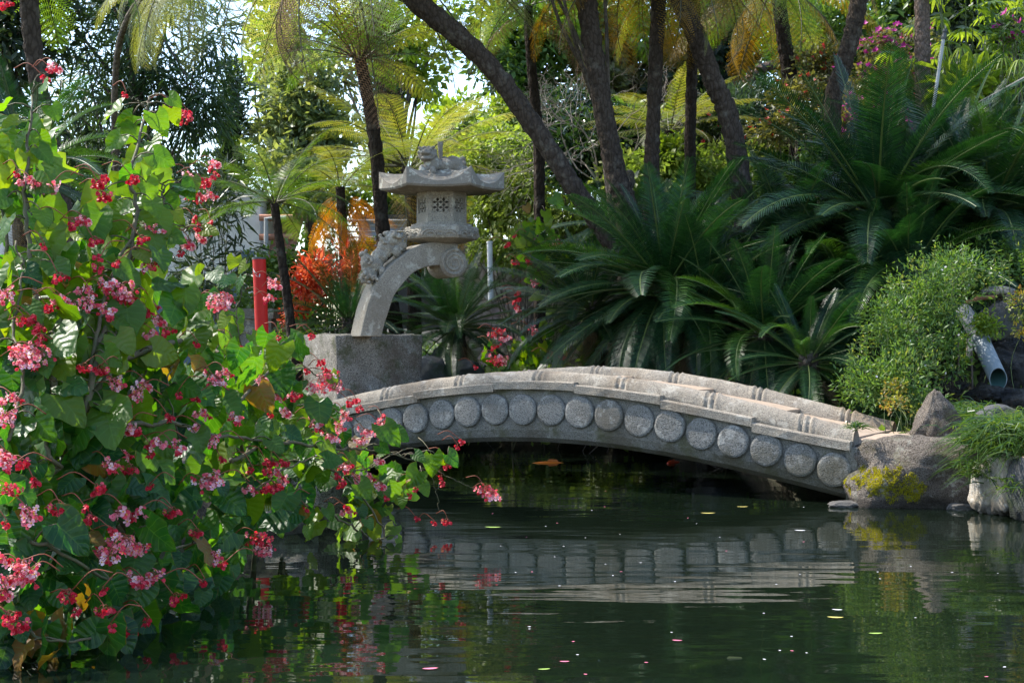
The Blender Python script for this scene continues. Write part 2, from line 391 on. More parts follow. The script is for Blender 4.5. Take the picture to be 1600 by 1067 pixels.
def build_water():
    m, nt, b = new_mat('pond_water')
    v = coords(nt, (1, 1, 1), 'Object')
    # slow long swell lying across the view, rings where the fish stir, and a fine shiver
    w1 = noise_t(nt, coords(nt, (.35, 1.25, 1)), 1.9, 2, .5)
    w2 = noise_t(nt, coords(nt, (.5, 1.7, 1)), 6.0, 2, .5)
    w3 = noise_t(nt, coords(nt, (.6, 1.6, 1)), 26.0, 2, .5)
    calm = ramp(nt, noise_t(nt, v, .33, 2, .5), [(.38, (.12,) * 3), (.62, (1,) * 3)])
    def mul(a, k):
        n = N(nt, 'ShaderNodeMath', operation='MULTIPLY'); nt.links.new(a, n.inputs[0])
        if isinstance(k, float): n.inputs[1].default_value = k
        else: nt.links.new(k, n.inputs[1])
        return n.outputs[0]
    def add(a, c):
        n = N(nt, 'ShaderNodeMath', operation='ADD'); nt.links.new(a, n.inputs[0]); nt.links.new(c, n.inputs[1]); return n.outputs[0]
    w0 = noise_t(nt, coords(nt, (.5, 1.0, 1)), .7, 1, .5)
    h = add(mul(w0, 1.6), add(mul(w1, .8), add(mul(mul(w2, .12), calm), mul(mul(w3, .012), calm))))
    bp = N(nt, 'ShaderNodeBump', Strength=1.0, Distance=.0080); nt.links.new(h, bp.inputs['Height'])
    b.inputs['Base Color'].default_value = (.0080, .0140, .0080, 1); b.inputs['Roughness'].default_value = .6
    b.inputs['Specular IOR Level'].default_value = 0
    tr = nt.nodes.new('ShaderNodeBsdfTransparent'); tr.inputs[0].default_value = (.30, .38, .27, 1)
    body = nt.nodes.new('ShaderNodeMixShader'); body.inputs[0].default_value = .45
    nt.links.new(b.outputs[0], body.inputs[1]); nt.links.new(tr.outputs[0], body.inputs[2])
    gl = nt.nodes.new('ShaderNodeBsdfGlossy'); gl.inputs['Roughness'].default_value = .015; gl.inputs[0].default_value = (.95, .97, .95, 1)
    nt.links.new(bp.outputs[0], gl.inputs['Normal'])
    fr = N(nt, 'ShaderNodeFresnel', IOR=1.36); nt.links.new(bp.outputs[0], fr.inputs['Normal'])
    mx = nt.nodes.new('ShaderNodeMixShader'); nt.links.new(fr.outputs[0], mx.inputs[0])
    nt.links.new(body.outputs[0], mx.inputs[1]); nt.links.new(gl.outputs[0], mx.inputs[2])
    nt.links.new(mx.outputs[0], nt.nodes['Material Output'].inputs[0])
    mb = MB(); mb.add([(-9, -6, 0), (16, -6, 0), (16, 23, 0), (-9, 23, 0)], [(0, 1, 2, 3)])
    tag(mb.build('pond_water', [m]), kind='structure')
build_water()

# ------------------------------------------------------------------ bridge
BO = Vector((3.163, 13.6, 0)); BPHI = R(29.5)
def build_bridge():
    b = thing('stone_bridge', 'arched grey granite footbridge with round discs along its side over the pond', 'bridge', BO, -BPHI)
    SCN = -3.35; W = 1.6
    q = lambda s: (s - SCN) ** 2
    S = np.linspace(-6.75, 0.0, 70)
    poly = lambda a, b_, c_: (lambda s: a - b_ * q(s) + c_ * q(s) ** 2)
    zs = poly(1.095, .0717, .00222); zr = poly(1.19, .0572, .00107); zd = poly(.795, .0589, .00106)
    zc = lambda s: zs(s) - .085
    zb = poly(.455, .0474, .00074)
    def ringpts(s):
        t, u = zc(s), zb(s)
        return [(0, t), (-.012, u + .20), (-.004, u + .13), (.03, u + .05), (.10, u), (W - .1, u), (W - .03, u + .05), (W, u + .13), (W, t), (W - .2, t), (.2, t)]
    V = []
    for s in S: V += [(s, y, z) for y, z in ringpts(s)]
    n = 11; F = []
    for i in range(len(S) - 1):
        for j in range(n): F.append((i * n + j, i * n + (j + 1) % n, (i + 1) * n + (j + 1) % n, (i + 1) * n + j))
    F += [tuple(range(n))[::-1], tuple(range((len(S) - 1) * n, len(S) * n))]
    mb = MB(); mb.add(V, F); o = mb.build('arch_body', ['fascia'], b)
    # discs, both faces
    for side in (0, 1):
        for k in range(20):
            s = -.18 - .331 * k; z = zd(s); m = MB()
            ang = np.linspace(0, 2 * math.pi, 40, endpoint=False); gd = random.Random(k * 7 + side); kr = gd.uniform(.985, 1.015); rl = gd.uniform(.85, 1.15); rr = [.161 * kr, .161 * kr, .153 * kr, .135 * kr, .07]; yy = [.02, -.034 * rl, -.047 * rl, -.052 * rl, -.054 * rl]; s += gd.uniform(-.004, .004); z += gd.uniform(-.004, .004)
            Vd = [(s + r * math.cos(a), y if side == 0 else W - y, z + r * math.sin(a)) for i_, (r, y) in enumerate(zip(rr, yy)) for a, r in [(a, r * (1 + (.022 * noise.noise(Vector((math.cos(a) * 2.2 + k * 3.7, math.sin(a) * 2.2, side * 9))))))  for a in ang]]
            Fd = [(i * 40 + j, i * 40 + (j + 1) % 40, (i + 1) * 40 + (j + 1) % 40, (i + 1) * 40 + j) for i in range(4) for j in range(40)]
            Fd.append(tuple(range(160, 200)))
            if side: Fd = [f[::-1] for f in Fd]
            m.add(Vd, Fd); m.build('disc', ['discgr'], b)
    # cap slabs, deck slabs: straight stones stepping down from the crown
    def slab(k, y0, y1, top0, th, name, mat, lip=0.0):
        c = SCN + .95 * k; a0, a1 = c - .474, c + .474
        if k < 0: a0 -= .05
        if k > 0: a1 += .0
        m = MB(); xs = np.linspace(a0, a1, 9); rows = []
        for i, x in enumerate(xs):
            x2 = c + (x - c) * .78
            t = zs(x2) + top0 - (.0 if k == 0 else .010)
            e = [noise.noise(Vector((x * 9, j * 3.1 + y0 * 5, k))) * .006 for j in range(4)]
            rows += [(x, y0 + e[0], t - th), (x, y0 + e[1], t - .012), (x, y0 + .012, t + e[2]), (x, y1 - .012, t + e[3]), (x, y1, t - .012), (x, y1, t - th)]
        Fm = []
        for i in range(8):
            for j in range(6): Fm.append((i * 6 + j, i * 6 + (j + 1) % 6, (i + 1) * 6 + (j + 1) % 6, (i + 1) * 6 + j))
        Fm += [tuple(range(6))[::-1], tuple(range(48, 54))]
        m.add(rows, Fm); return m.build(name, [mat], b)
    for k in range(-3, 4):
        slab(k, -.065, .30, 0.0, .088, 'cap_slab', 'weath')
        slab(k, W - .30, W + .065, 0.0, .088, 'cap_slab', 'weath')
        slab(k, .21, W - .21, .028, .15, 'deck_slab', 'deck')
    # half-round rails carved like bamboo with paired rings
    for yc in (.13, W - .13):
        ss = np.linspace(-6.7, -.02, 400); joint = np.min(np.abs((ss[:, None] - (SCN + .955 * np.arange(-4, 5)[None]))), 1) if False else None
        J = SCN + .955 * np.arange(-3, 4); V = []
        ang = np.linspace(-.25, math.pi + .25, 15)
        for s in ss:
            d = np.min(np.abs(s - J)); r = 1.0
            r += .05 * math.exp(-(d / .016) ** 2) - .20 * math.exp(-((d - .034) / .010) ** 2) + .07 * math.exp(-((d - .062) / .02) ** 2)
            top = zr(s) + (.03 * max(0, 1 - abs(s - SCN) / 3.3) if yc > .5 else 0); base = zs(s) - .035
            h = (top - base)
            for a in ang:
                w = noise.noise(Vector((s * 7, a * 2, yc))) * .006 + noise.noise(Vector((s * 22, a * 6, yc))) * .003
                V.append((s, yc - math.cos(a) * (.108 * r + w), base + max(-.02, math.sin(a)) * (h * r + w)))
        n = 15; F = [(i * n + j, i * n + j + 1, (i + 1) * n + j + 1, (i + 1) * n + j) for i in range(399) for j in range(14)]
        F += [tuple(range(n)), tuple(range(399 * n, 400 * n))[::-1]]
        m = MB(); m.add(V, F); m.build('rail', ['weath'], b, smooth=True)
    for s0, s1 in ((-.07, .035), (-6.79, -6.68)):
        m = MB(); box(m, s0, s1, -.03, W + .03, -.25, .52); m.build('end_post', ['fascia'], b)
build_bridge()
def BW(s, v, z):
    """bridge coordinates to the place"""
    c, sn = math.cos(BPHI), math.sin(BPHI)
    return Vector((BO.x + s * c + v * sn, BO.y - s * sn + v * c, z))

def build_path():
    mb = MB(); rows = []; n = 16; k = 10
    for i in range(n):
        s = -.03 + i * .2
        for j in range(k):
            v = .06 + 1.6 * j / (k - 1) + .12 * math.sin(i * .8) * (i / n); p = BW(s, v + i * .035, .0)
            z = .590 + .03 * (i / n) + noise.fractal(Vector((s * 2, v * 2, 0)), 1, 2, 3) * .02
            if j in (0, k - 1): z -= .2
            rows.append((p.x, p.y, z))
    mb.add(rows, [(i * k + j, (i + 1) * k + j, (i + 1) * k + j + 1, i * k + j + 1) for i in range(n - 1) for j in range(k - 1)])
    tag(mb.build('path', ['deck'], smooth=True), kind='structure')
build_path()

# ------------------------------------------------------------------ stone lantern on its block
LY, LROT = 19.0, R(25)
PXM = LY / F_PX
def build_block():
    bm = bmesh.new(); bmesh.ops.create_cube(bm, size=2); bmesh.ops.subdivide_edges(bm, edges=bm.edges[:], cuts=40, use_grid_fill=True)
    for v in bm.verts:
        c = v.co.copy()
        g = noise.fractal(c * 1.7 + Vector((4, 1, 9)), 1, 2.1, 6) * .035 + noise.fractal(c * 7, .9, 2.2, 4) * .018
        # a long slanting chip across the front
        if c.y < -.95:
            t = (c.x - .15) * .62 + (c.z + .05)
            if -.35 < c.x < .75: g -= .05 * math.exp(-(t / .12) ** 2)
        e = sorted((abs(c.x), abs(c.y), abs(c.z)))[1]
        g -= .035 * max(0, (e - .9) / .1)
        v.co = c + c.normalized() * g
        v.co.x *= .60; v.co.y *= .60; v.co.z *= .62
        v.co.x *= 1 + .03 * v.co.z
    me = bpy.data.meshes.new('stone_block'); bm.to_mesh(me); bm.free(); me.materials.append(M['block'])
    me.polygons.foreach_set('use_smooth', np.full(len(me.polygons), True))
    o = link('stone_block', me); o.location = P(588, 525, 19.25) + Vector((-.20, .1, -.60)); o.rotation_euler = (0, 0, R(29))
    tag(o, 'rough squared granite block under the curved stone lantern', 'stone block')
build_block()
def build_lantern():
    base = P(576, 524, LY)
    r = thing('stone_lantern', 'grey stone lantern with hexagonal roof and lion carvings on a curved arm', 'lantern', base, 0)
    def L(px, py, dy=0): # photo px at the lantern's depth, in the lantern's own frame
        return np.array([(px - 576) * PXM, dy, (524 - py) * PXM])
    # arm: outline swept in its own turned plane
    outer = [(571, 526), (577, 498), (583, 475), (596, 444), (612, 422), (632, 403), (648, 391), (661, 384), (679, 380.5), (700, 380), (716, 382)]
    inner = [(602, 526), (607, 505), (612, 490), (620, 465), (632, 447), (648, 429), (665, 420), (680, 416.5), (690, 416), (700, 414), (716, 412)]
    k = 36; O = smooth_path([(x, y, 0) for x, y in outer], k); I = smooth_path([(x, y, 0) for x, y in inner], k)
    ca, sa = math.cos(LROT), math.sin(LROT); D = .40
    def turned(px, py, depth):   # px read on the front face, which recedes to the right
        lx = (px - 576) * PXM / ca
        return (lx * ca - depth * sa - .0, lx * sa + depth * ca, (524 - py) * PXM)
    AY = .0
    off = np.array([0, -(113 * PXM) * math.tan(LROT) * 1.0 - D * .5, 0])   # brings the arm's tip under the lamp's middle
    V = []
    for i in range(k):
        for (p, dd) in ((O[i], 0), (O[i], D), (I[i], D), (I[i], 0)):
            V.append(np.array(turned(p[0], p[1], dd)) + off)
    F = [(i * 4 + j, i * 4 + (j + 1) % 4, (i + 1) * 4 + (j + 1) % 4, (i + 1) * 4 + j) for i in range(k - 1) for j in range(4)] + [(0, 3, 2, 1), tuple(range(4 * k - 4, 4 * k))]
    mb = MB(); mb.add(V, F)
    arm = mb.build('arm', ['lant'], r)
    bv = arm.modifiers.new('b', 'BEVEL'); bv.width = .012; bv.segments = 2; bv.limit_method = 'ANGLE'
    # scroll: drum with a raised spiral
    mb = MB(); cx, cy, rad = 709, 412, 22.5; ang = np.linspace(0, 2 * math.pi, 40, endpoint=False); V = []
    for dd, rr in ((-.03, .0), (-.03, .9), (-.01, 1.0), (D + .06, 1.0), (D + .06, 0)):
        for a in ang: V.append(np.array(turned(cx + math.cos(a) * rad * rr * ca, cy - math.sin(a) * rad * rr, dd)) + off)
    F = [(i * 40 + j, i * 40 + (j + 1) % 40, (i + 1) * 40 + (j + 1) % 40, (i + 1) * 40 + j) for i in range(4) for j in range(40)]
    mb.add(V, F); sp = []
    for t in np.linspace(0, 1, 90):
        a = 1.2 + t * 2 * math.pi * 2.6; rr = rad * (.93 - .78 * t); sp.append(np.array(turned(cx + math.cos(a) * rr * ca, cy - math.sin(a) * rr, -.032)) + off)
    tube(mb, sp, np.linspace(.020, .014, 90), 8)
    sc_ = mb.build('scroll', ['lant'], r, smooth=False)
    # hexagonal lamp, flat face to the pond
    C0 = np.array([(690 - 576) * PXM, 0, 0])
    HA = [math.radians(60 * i) for i in range(6)]
    def hexring(rad_px, py, rot=0): return [(C0[0] + math.cos(a + rot) * rad_px * PXM, math.sin(a + rot) * rad_px * PXM, (524 - py) * PXM) for a in HA]
    def loft(rings, name, mat, bev=.008):
        m = MB(); V = [p for rg in rings for p in rg]; n = 6
        F = [(i * n + j, i * n + (j + 1) % n, (i + 1) * n + (j + 1) % n, (i + 1) * n + j) for i in range(len(rings) - 1) for j in range(n)] + [tuple(range(n))[::-1], tuple(range((len(rings) - 1) * n, len(rings) * n))]
        m.add(V, F); o = m.build(name, [mat], r)
        if bev:
            q = o.modifiers.new('b', 'BEVEL'); q.width = bev; q.segments = 2; q.limit_method = 'ANGLE'
        return o
    plat = loft([hexring(28, 381.5), hexring(38, 379.5), hexring(56.5, 374.5), hexring(58, 372), hexring(58, 357.5), hexring(55.5, 355), hexring(47.5, 354.5), hexring(47.5, 351), hexring(41, 350.5), hexring(41, 349)], 'platform', 'lant')
    # carved lappets on the platform's sides
    for i in range(6):
        a = HA[i] + math.radians(30); nx, ny = math.cos(a), math.sin(a); tx, ty = -ny, nx; ap = 58 * PXM * math.cos(math.radians(30)) + .003
        m = MB()
        for c in (-.52, .52, 0):
            for kk, (hw, hh) in enumerate(((.105, .075), (.065, .045))):
                pts = []
                for u in np.linspace(0, math.pi, 12):
                    lt = c * .24 + math.cos(u) * hw * (1.0 if c else .9); lz = (524 - 371) * PXM + math.sin(u) * hh * (1 if c else .6) + (.0 if c else .03)
                    pts.append((C0[0] + nx * ap + tx * lt, ny * ap + ty * lt, lz))
                tube(m, pts, .016, 6)
        m.build('lappet_carving', ['lant'], plat)
    # chamber: six walls with pierced windows
    wall_r = 39; wh0, wh1 = 349, 300.5; ap = wall_r * PXM * math.cos(math.radians(30)); side = wall_r * PXM
    ch = MB()
    def wallbox(i, x0, x1, z0, z1, d0, d1, mbx):
        a = HA[i] + math.radians(30); nx, ny = math.cos(a), math.sin(a); tx, ty = -ny, nx; V = []
        for lx in (x0, x1):
            for d in (d0, d1):
                for lz in (z0, z1): V.append((C0[0] + nx * (ap - d) + tx * lx, ny * (ap - d) + ty * lx, lz))
        mbx.add(V, [(0, 1, 3, 2), (4, 6, 7, 5), (0, 4, 5, 1), (2, 3, 7, 6), (0, 2, 6, 4), (1, 5, 7, 3)])
    z0, z1 = (524 - wh0) * PXM, (524 - wh1) * PXM; wz0, wz1 = z0 + .115, z1 - .085; hw = .115
    for i in range(6):
        hs = side / 2
        wallbox(i, -hs, -hw, z0, z1, 0, .05, ch); wallbox(i, hw, hs, z0, z1, 0, .05, ch)
        wallbox(i, -hw + .0004, hw - .0004, z0, wz0, 0.001, .049, ch); wallbox(i, -hw + .0004, hw - .0004, wz1, z1, 0.001, .049, ch)
    chamber = ch.build('chamber', ['lant'], r)
    loft([hexring(17, 349), hexring(17, 301)], 'added_light_blocker', 'lantroof', 0)  # added column in the hollow chamber, blocks light passing through the windows
    for i in range(6):
        a = HA[i] + math.radians(30); nx, ny = math.cos(a), math.sin(a); tx, ty = -ny, nx; m = MB()
        w = 2 * hw; hgt = wz1 - wz0; nx_, nz_ = 3, 3; cw, chh = w / nx_, hgt / nz_
        for ix in range(nx_):
            for iz in range(nz_):
                for sg in (1, -1):
                    cx2 = -hw + (ix + .5) * cw; cz2 = wz0 + (iz + .5) * chh; pts = []
                    flip = sg if (ix + iz) % 2 == 0 else -sg
                    if sg == -1 and (ix + iz) % 2 == 0 and False: continue
                    dx, dz = cw / 2, chh / 2 * flip; px_, pz_ = -dz, dx; L_ = math.hypot(dx, dz); px_, pz_ = px_ / L_ * .0105, pz_ / L_ * .0105
                    Vp = []
                    for d in (.018, .045):
                        for (e, f) in ((-1, 0), (-.4, 1), (.4, 1), (1, 0), (.4, -1), (-.4, -1)):
                            lx = cx2 + dx * e + px_ * f; lz = cz2 + dz * e + pz_ * f; d2 = d + (.0 if sg > 0 else .0015)
                            Vp.append((C0[0] + nx * (ap - d2) + tx * lx, ny * (ap - d2) + ty * lx, lz))
                    m.add(Vp, [tuple(range(6)), tuple(range(6, 12))[::-1]] + [(j, (j + 1) % 6, 6 + (j + 1) % 6, 6 + j) for j in range(6)])
        for f0, f1, g0, g1 in ((-hw, hw, wz0, wz0 + .012), (-hw, hw, wz1 - .012, wz1), (-hw, -hw + .012, wz0 + .012, wz1 - .012), (hw - .012, hw, wz0 + .012, wz1 - .012)):
            wallbox(i, f0, f1, g0, g1, .012, .042, m)
        m.build('window_lattice', ['lant'], chamber)
    # roof: six-sided, hollow-curved, corners turned up
    m = MB(); n = 72; prof = [(.02, 271), (.16, 272), (.34, 275.5), (.55, 280.5), (.75, 285.5), (.9, 288.5), (.97, 290), (1.0, 291)]
    Rp = 96; V = []
    ths = np.linspace(0, 2 * math.pi, n, endpoint=False)
    def hexr(th): u = ((th + math.pi / 6) % (math.pi / 3)) - math.pi / 6; return math.cos(math.pi / 6) / math.cos(abs(u) - math.pi / 6) if False else math.cos(math.pi / 6) / math.cos(((th) % (math.pi / 3)) - math.pi / 6)
    def corner(th): return max(0, 1 - abs(((th + math.pi / 6) % (math.pi / 3)) - math.pi / 6) / (math.pi / 6))
    def lift(th, f): return (corner(th) ** 2.2) * (f ** 2.6) * 17
    for f, py in prof:
        for th in ths:
            rr = Rp * f * hexr(th) * (1 + .02 * corner(th)); ridge = max(0, corner(th) - .72) / .28 * 5.0 * min(1, f * 3)
            V.append((C0[0] + math.cos(th) * rr * PXM, math.sin(th) * rr * PXM, (524 - py + lift(th, f) + ridge) * PXM))
    for f, py in ((1.0, 297), (.97, 300.0), (.55, 302), (.02, 302)):
        for th in ths:
            rr = Rp * f * hexr(th) * (1 + .02 * corner(th)); V.append((C0[0] + math.cos(th) * rr * PXM, math.sin(th) * rr * PXM, (524 - py + lift(th, f) * (.14 if f > .9 else .05)) * PXM))
    rings = len(prof) + 4
    F = [(i * n + j, i * n + (j + 1) % n, (i + 1) * n + (j + 1) % n, (i + 1) * n + j) for i in range(rings - 1) for j in range(n)] + [tuple(range(n)), tuple(range((rings - 1) * n, rings * n))[::-1]]
    m.add(V, F); roof = m.build('roof', ['lantroof'], r)
    m = MB(); tube(m, [L(689, 262), L(688.5, 245), L(688, 232), L(688, 226), L(688, 222)], [.026, .027, .031, .036, .036], 16); m.build('finial', ['lantroof'], roof, smooth=False)
    # lion on the roof
    def bl(px, py, dy, rx, ry=None, rz=None): c = L(px, py - 1, dy); k = 1.14 * PXM; return (c[0], c[1], c[2], rx * k, (ry or rx) * k, (rz or ry or rx) * k)
    g = random.Random(3); B = []
    B += [bl(696, 261, -.02, 20, 12, 11), bl(710, 259, 0, 14, 12, 12), bl(718, 266, -.02, 9, 9, 11), bl(676, 259, -.10, 12, 11, 13), bl(670, 269, -.14, 10, 9, 10)]
    B += [bl(669, 246, -.16, 12.5, 11, 10.5), bl(667, 252.5, -.25, 7.5, 6, 2.6), bl(667, 243.5, -.26, 8, 6, 3.4), bl(667, 240.5, -.28, 3.2, 3, 2.5), bl(660.5, 238.5, -.25, 2.8, 2.6, 2.2), bl(674, 238.5, -.25, 2.8, 2.6, 2.2)]
    B += [bl(661, 272, -.24, 5, 6, 9), bl(655, 281, -.30, 5.5, 7, 4), bl(678, 273, -.26, 5, 6, 8), bl(675, 281, -.33, 5.5, 7, 3.6), bl(723, 273, -.10, 5, 7, 9), bl(722, 281, -.18, 6, 7, 3.4), bl(728, 270, .03, 4, 4, 10)]
    for i in range(26):
        a = g.uniform(-.3, math.pi + .3); rr = g.uniform(10, 13); B.append(bl(669 + math.cos(a) * rr, 245 - math.sin(a) * rr * .85, g.uniform(-.2, -.02), 2.9))
    for i in range(10): B.append(bl(657 + i * 2.4, 235.5 + 1.5 * math.sin(i * 2), -.2 + .02 * (i % 3), 2.3))
    for i in range(14): B.append(bl(690 + i * 2.6, 249.5 + .16 * (i - 5) ** 2 * .35, g.uniform(-.06, .06), 3.4 + g.uniform(-.5, .8)))
    for i in range(8): B.append(bl(720 + g.uniform(-3, 8), 252 + g.uniform(-3, 8), g.uniform(-.05, .08), 3.6))
    sculpt('lion_carving', B, .0095, 'lantroof', roof, .007, 3, 1)
    # rock the lion lies on, on the roof's crown
    sculpt('rocky_mound', [bl(700, 276, -.05, 30, 22, 8), bl(728, 275, -.1, 11, 12, 8), bl(690, 281, -.28, 26, 10, 4), bl(645, 282, -.1, 10, 10, 6)], .014, 'lantroof', roof, .008, 9, 3)
    # lion climbing the arm
    def tb(px, py, dd, rx, ry=None, rz=None): c = np.array(turned(px, py, dd)) + off; return (c[0], c[1], c[2], rx * PXM, (ry or rx) * PXM, (rz or ry or rx) * PXM)
    B = [tb(616, 390, .2, 14, 13, 16), tb(608, 402, .2, 13, 13, 13), tb(600, 416, .2, 13, 14, 16), tb(593, 430, .2, 12, 13, 13), tb(588, 412, .22, 9, 12, 15), tb(623, 378, .16, 12, 11, 12), tb(634, 386, .14, 8, 8, 7), tb(628, 396, .1, 7, 7, 9), tb(640, 392, .16, 6, 7, 5), tb(584, 400, .25, 6, 9, 5), tb(606, 428, .08, 5, 6, 10)]
    g = random.Random(8)
    for i in range(30): a = g.uniform(-.2, math.pi + .5); B.append(tb(621 + math.cos(a) * 12, 377 - math.sin(a) * 11, g.uniform(.04, .3), 3.3))
    for i in range(8): B.append(tb(622 + i * 1.2, 371 + g.uniform(-2, 3), .04 + .03 * g.random(), 3))
    for i in range(22): B.append(tb(g.uniform(580, 604), g.uniform(431, 446), g.uniform(.02, .36), 3.4))
    for i in range(14): t = i / 13; B.append(tb(583 + 6 * math.sin(t * 5), 396 + 42 * t, .1 + .1 * math.sin(i), 3.2))
    for i in range(6): B.append(tb(638 + g.uniform(-4, 5), 384 + g.uniform(-3, 8), .1, 2.6))
    sculpt('climbing_lion_carving', B, .0095, 'lant', arm, .008, 5, 1)
build_lantern()

# ------------------------------------------------------------------ fronds
def cycad_frond(seed, L=2.0, lw=.27, droop=1.0, n=64, vee=.45):
    g = np.random.default_rng(seed); mb = MB(); k = 26
    t = np.linspace(0, 1, k); a = -droop * t ** 1.6; ds = L / (k - 1)
    x = np.concatenate([[0], np.cumsum(np.cos(a[:-1]) * ds)]); z = np.concatenate([[0], np.cumsum(np.sin(a[:-1]) * ds)])
    y = g.normal(0, .04) * t ** 2 * L
    ctr = np.stack([x, y, z], -1)
    tube(mb, ctr, np.linspace(.016, .004, k), 5, 1)
    tt = np.linspace(.10, .995, n); V = []; Tn = []
    for sgn in (-1, 1):
        for i, u in enumerate(tt):
            c = np.array([np.interp(u, t, ctr[:, j]) for j in range(3)]); an = np.interp(u, t, a)
            T = np.array([math.cos(an), 0, math.sin(an)]); U = np.array([-math.sin(an), 0, math.cos(an)]); S = np.array([0, sgn, 0])
            l = lw * (min(1, .35 + u * 3.0)) * (1 - .75 * max(0, (u - .62) / .38) ** 1.7) * g.uniform(.92, 1.05)
            fw = .28 + .6 * u ** 1.6; v = vee * g.uniform(.75, 1.2)
            d = unit(S * 1.0 + T * fw + U * v); d2 = unit(S * 1.0 + T * (fw + .15) + U * (v - .45))
            w = .0078
            m = c + d * l * .5; e = m + d2 * l * .5
            V += [c - T * w * .7, c + T * w * .7, m + T * w, m - T * w, e + T * .0015, e - T * .0015]; Tn += [g.uniform(0, 1)] * 6
    V = np.array(V); nb = len(V) // 6; b = np.arange(nb)[:, None] * 6
    Q = np.concatenate([b + np.array([[0, 1, 2, 3]]), b + np.array([[3, 2, 4, 5]])])
    mb.add(V, Q, 0, np.array(Tn)); return mb

def fern_frond(seed, L=2.4, pw=.48, droop=1.5, n=24, m=14, hang=.5):
    """twice-divided tree fern frond"""
    g = np.random.default_rng(seed); mb = MB(); k = 24
    t = np.linspace(0, 1, k); a = -droop * t ** 1.4; ds = L / (k - 1)
    x = np.concatenate([[0], np.cumsum(np.cos(a[:-1]) * ds)]); z = np.concatenate([[0], np.cumsum(np.sin(a[:-1]) * ds)])
    y = g.normal(0, .08) * t ** 2 * L; ctr = np.stack([x, y, z], -1)
    tube(mb, ctr, np.linspace(.018, .004, k), 5, 1)
    V = []; Tn = []
    for sgn in (-1, 1):
        for u in np.linspace(.14, .985, n) + (.008 if sgn > 0 else 0):
            c = np.array([np.interp(u, t, ctr[:, j]) for j in range(3)]); an = np.interp(u, t, a)
            T = np.array([math.cos(an), 0, math.sin(an)]); S = np.array([0, sgn, 0.0])
            pl = pw * math.sin(math.pi * min(1, .22 + .78 * u) ** 1.15) ** .75 * g.uniform(.9, 1.06) + .02
            d = unit(S + T * (.35 + .5 * u) + np.array([0, 0, g.normal(0, .06)]))
            tn = g.uniform(0, 1)
            q = np.linspace(.06, 1, m)
            pts = c + d * (pl * q)[:, None] + np.array([0, 0, -1.0]) * (hang * pl * q ** 2)[:, None]
            dd = unit(np.gradient(pts, axis=0)); nn = unit(np.cross(dd, T)); f = unit(np.cross(nn, dd))
            ln = .105 * pw / .48 * (1 - .85 * q ** 1.5) * min(1, pl / pw + .2) + .006
            wv = pl / m * .44
            for s2 in (-1, 1):
                tip = pts + f * (s2 * ln)[:, None] + dd * (ln * .35)[:, None] + np.array([0, 0, -.12]) * ln[:, None]
                mid = pts + (tip - pts) * .45
                V.append(np.stack([pts - dd * wv * .45, mid - dd * wv * .5, tip, mid + dd * wv * .5], 1).reshape(-1, 3)); Tn.append(np.full(len(pts) * 4, np.clip(tn + g.normal(0, .12), 0, 1)))
    V = np.concatenate(V); Q = np.arange(len(V)).reshape(-1, 4)
    mb.add(V, Q, 0, np.concatenate(Tn)); return mb

CYC = [cycad_frond(i, 2.0, .29, d, 80, v).mesh('cycad_frond', ['cyc', 'rachis']) for i, (d, v) in enumerate([(.3, .28), (.5, .25), (.72, .25), (.95, .3), (.15, .32), (1.2, .3)])]
M['cycdead'] = leaf_mat('cycad_dead_leaflet', [(.10, .065, .03), (.16, .11, .055)], .15, .7)
CYCD = [cycad_frond(30 + i, 2.0, .24, d, 54, .1).mesh('cycad_frond_dead', ['cycdead', 'cycdead']) for i, d in enumerate([1.2, 2.0])]
CYCY = [cycad_frond(20 + i, 2.0, .26, d, 70, .6).mesh('cycad_frond_young', ['cycyoung', 'rachis']) for i, d in enumerate([.8, 1.6])]
FERN_SHAPES = [fern_frond(40 + i, 2.4, .46, d, 22, 14, h) for i, (d, h) in enumerate([(.8, .2), (1.2, .25), (1.6, .3), (2.1, .45)])]
FERN = {}
def fern_mesh(mat, i):
    if (mat, i) not in FERN: FERN[(mat, i)] = FERN_SHAPES[i].mesh('fern_frond', [mat, 'fernrib'])
    return FERN[(mat, i)]
def place_frond(me, name, parent, loc, az, pitch, scale, roll=0.0, wide=1.0):
    o = link(name, me, parent)
    o.matrix_local = Matrix.Translation(loc) @ Matrix.Rotation(az, 4, 'Z') @ Matrix.Rotation(-pitch, 4, 'Y') @ Matrix.Rotation(roll, 4, 'X') @ Matrix.Diagonal((scale, scale * wide, scale * wide, 1))
    return o

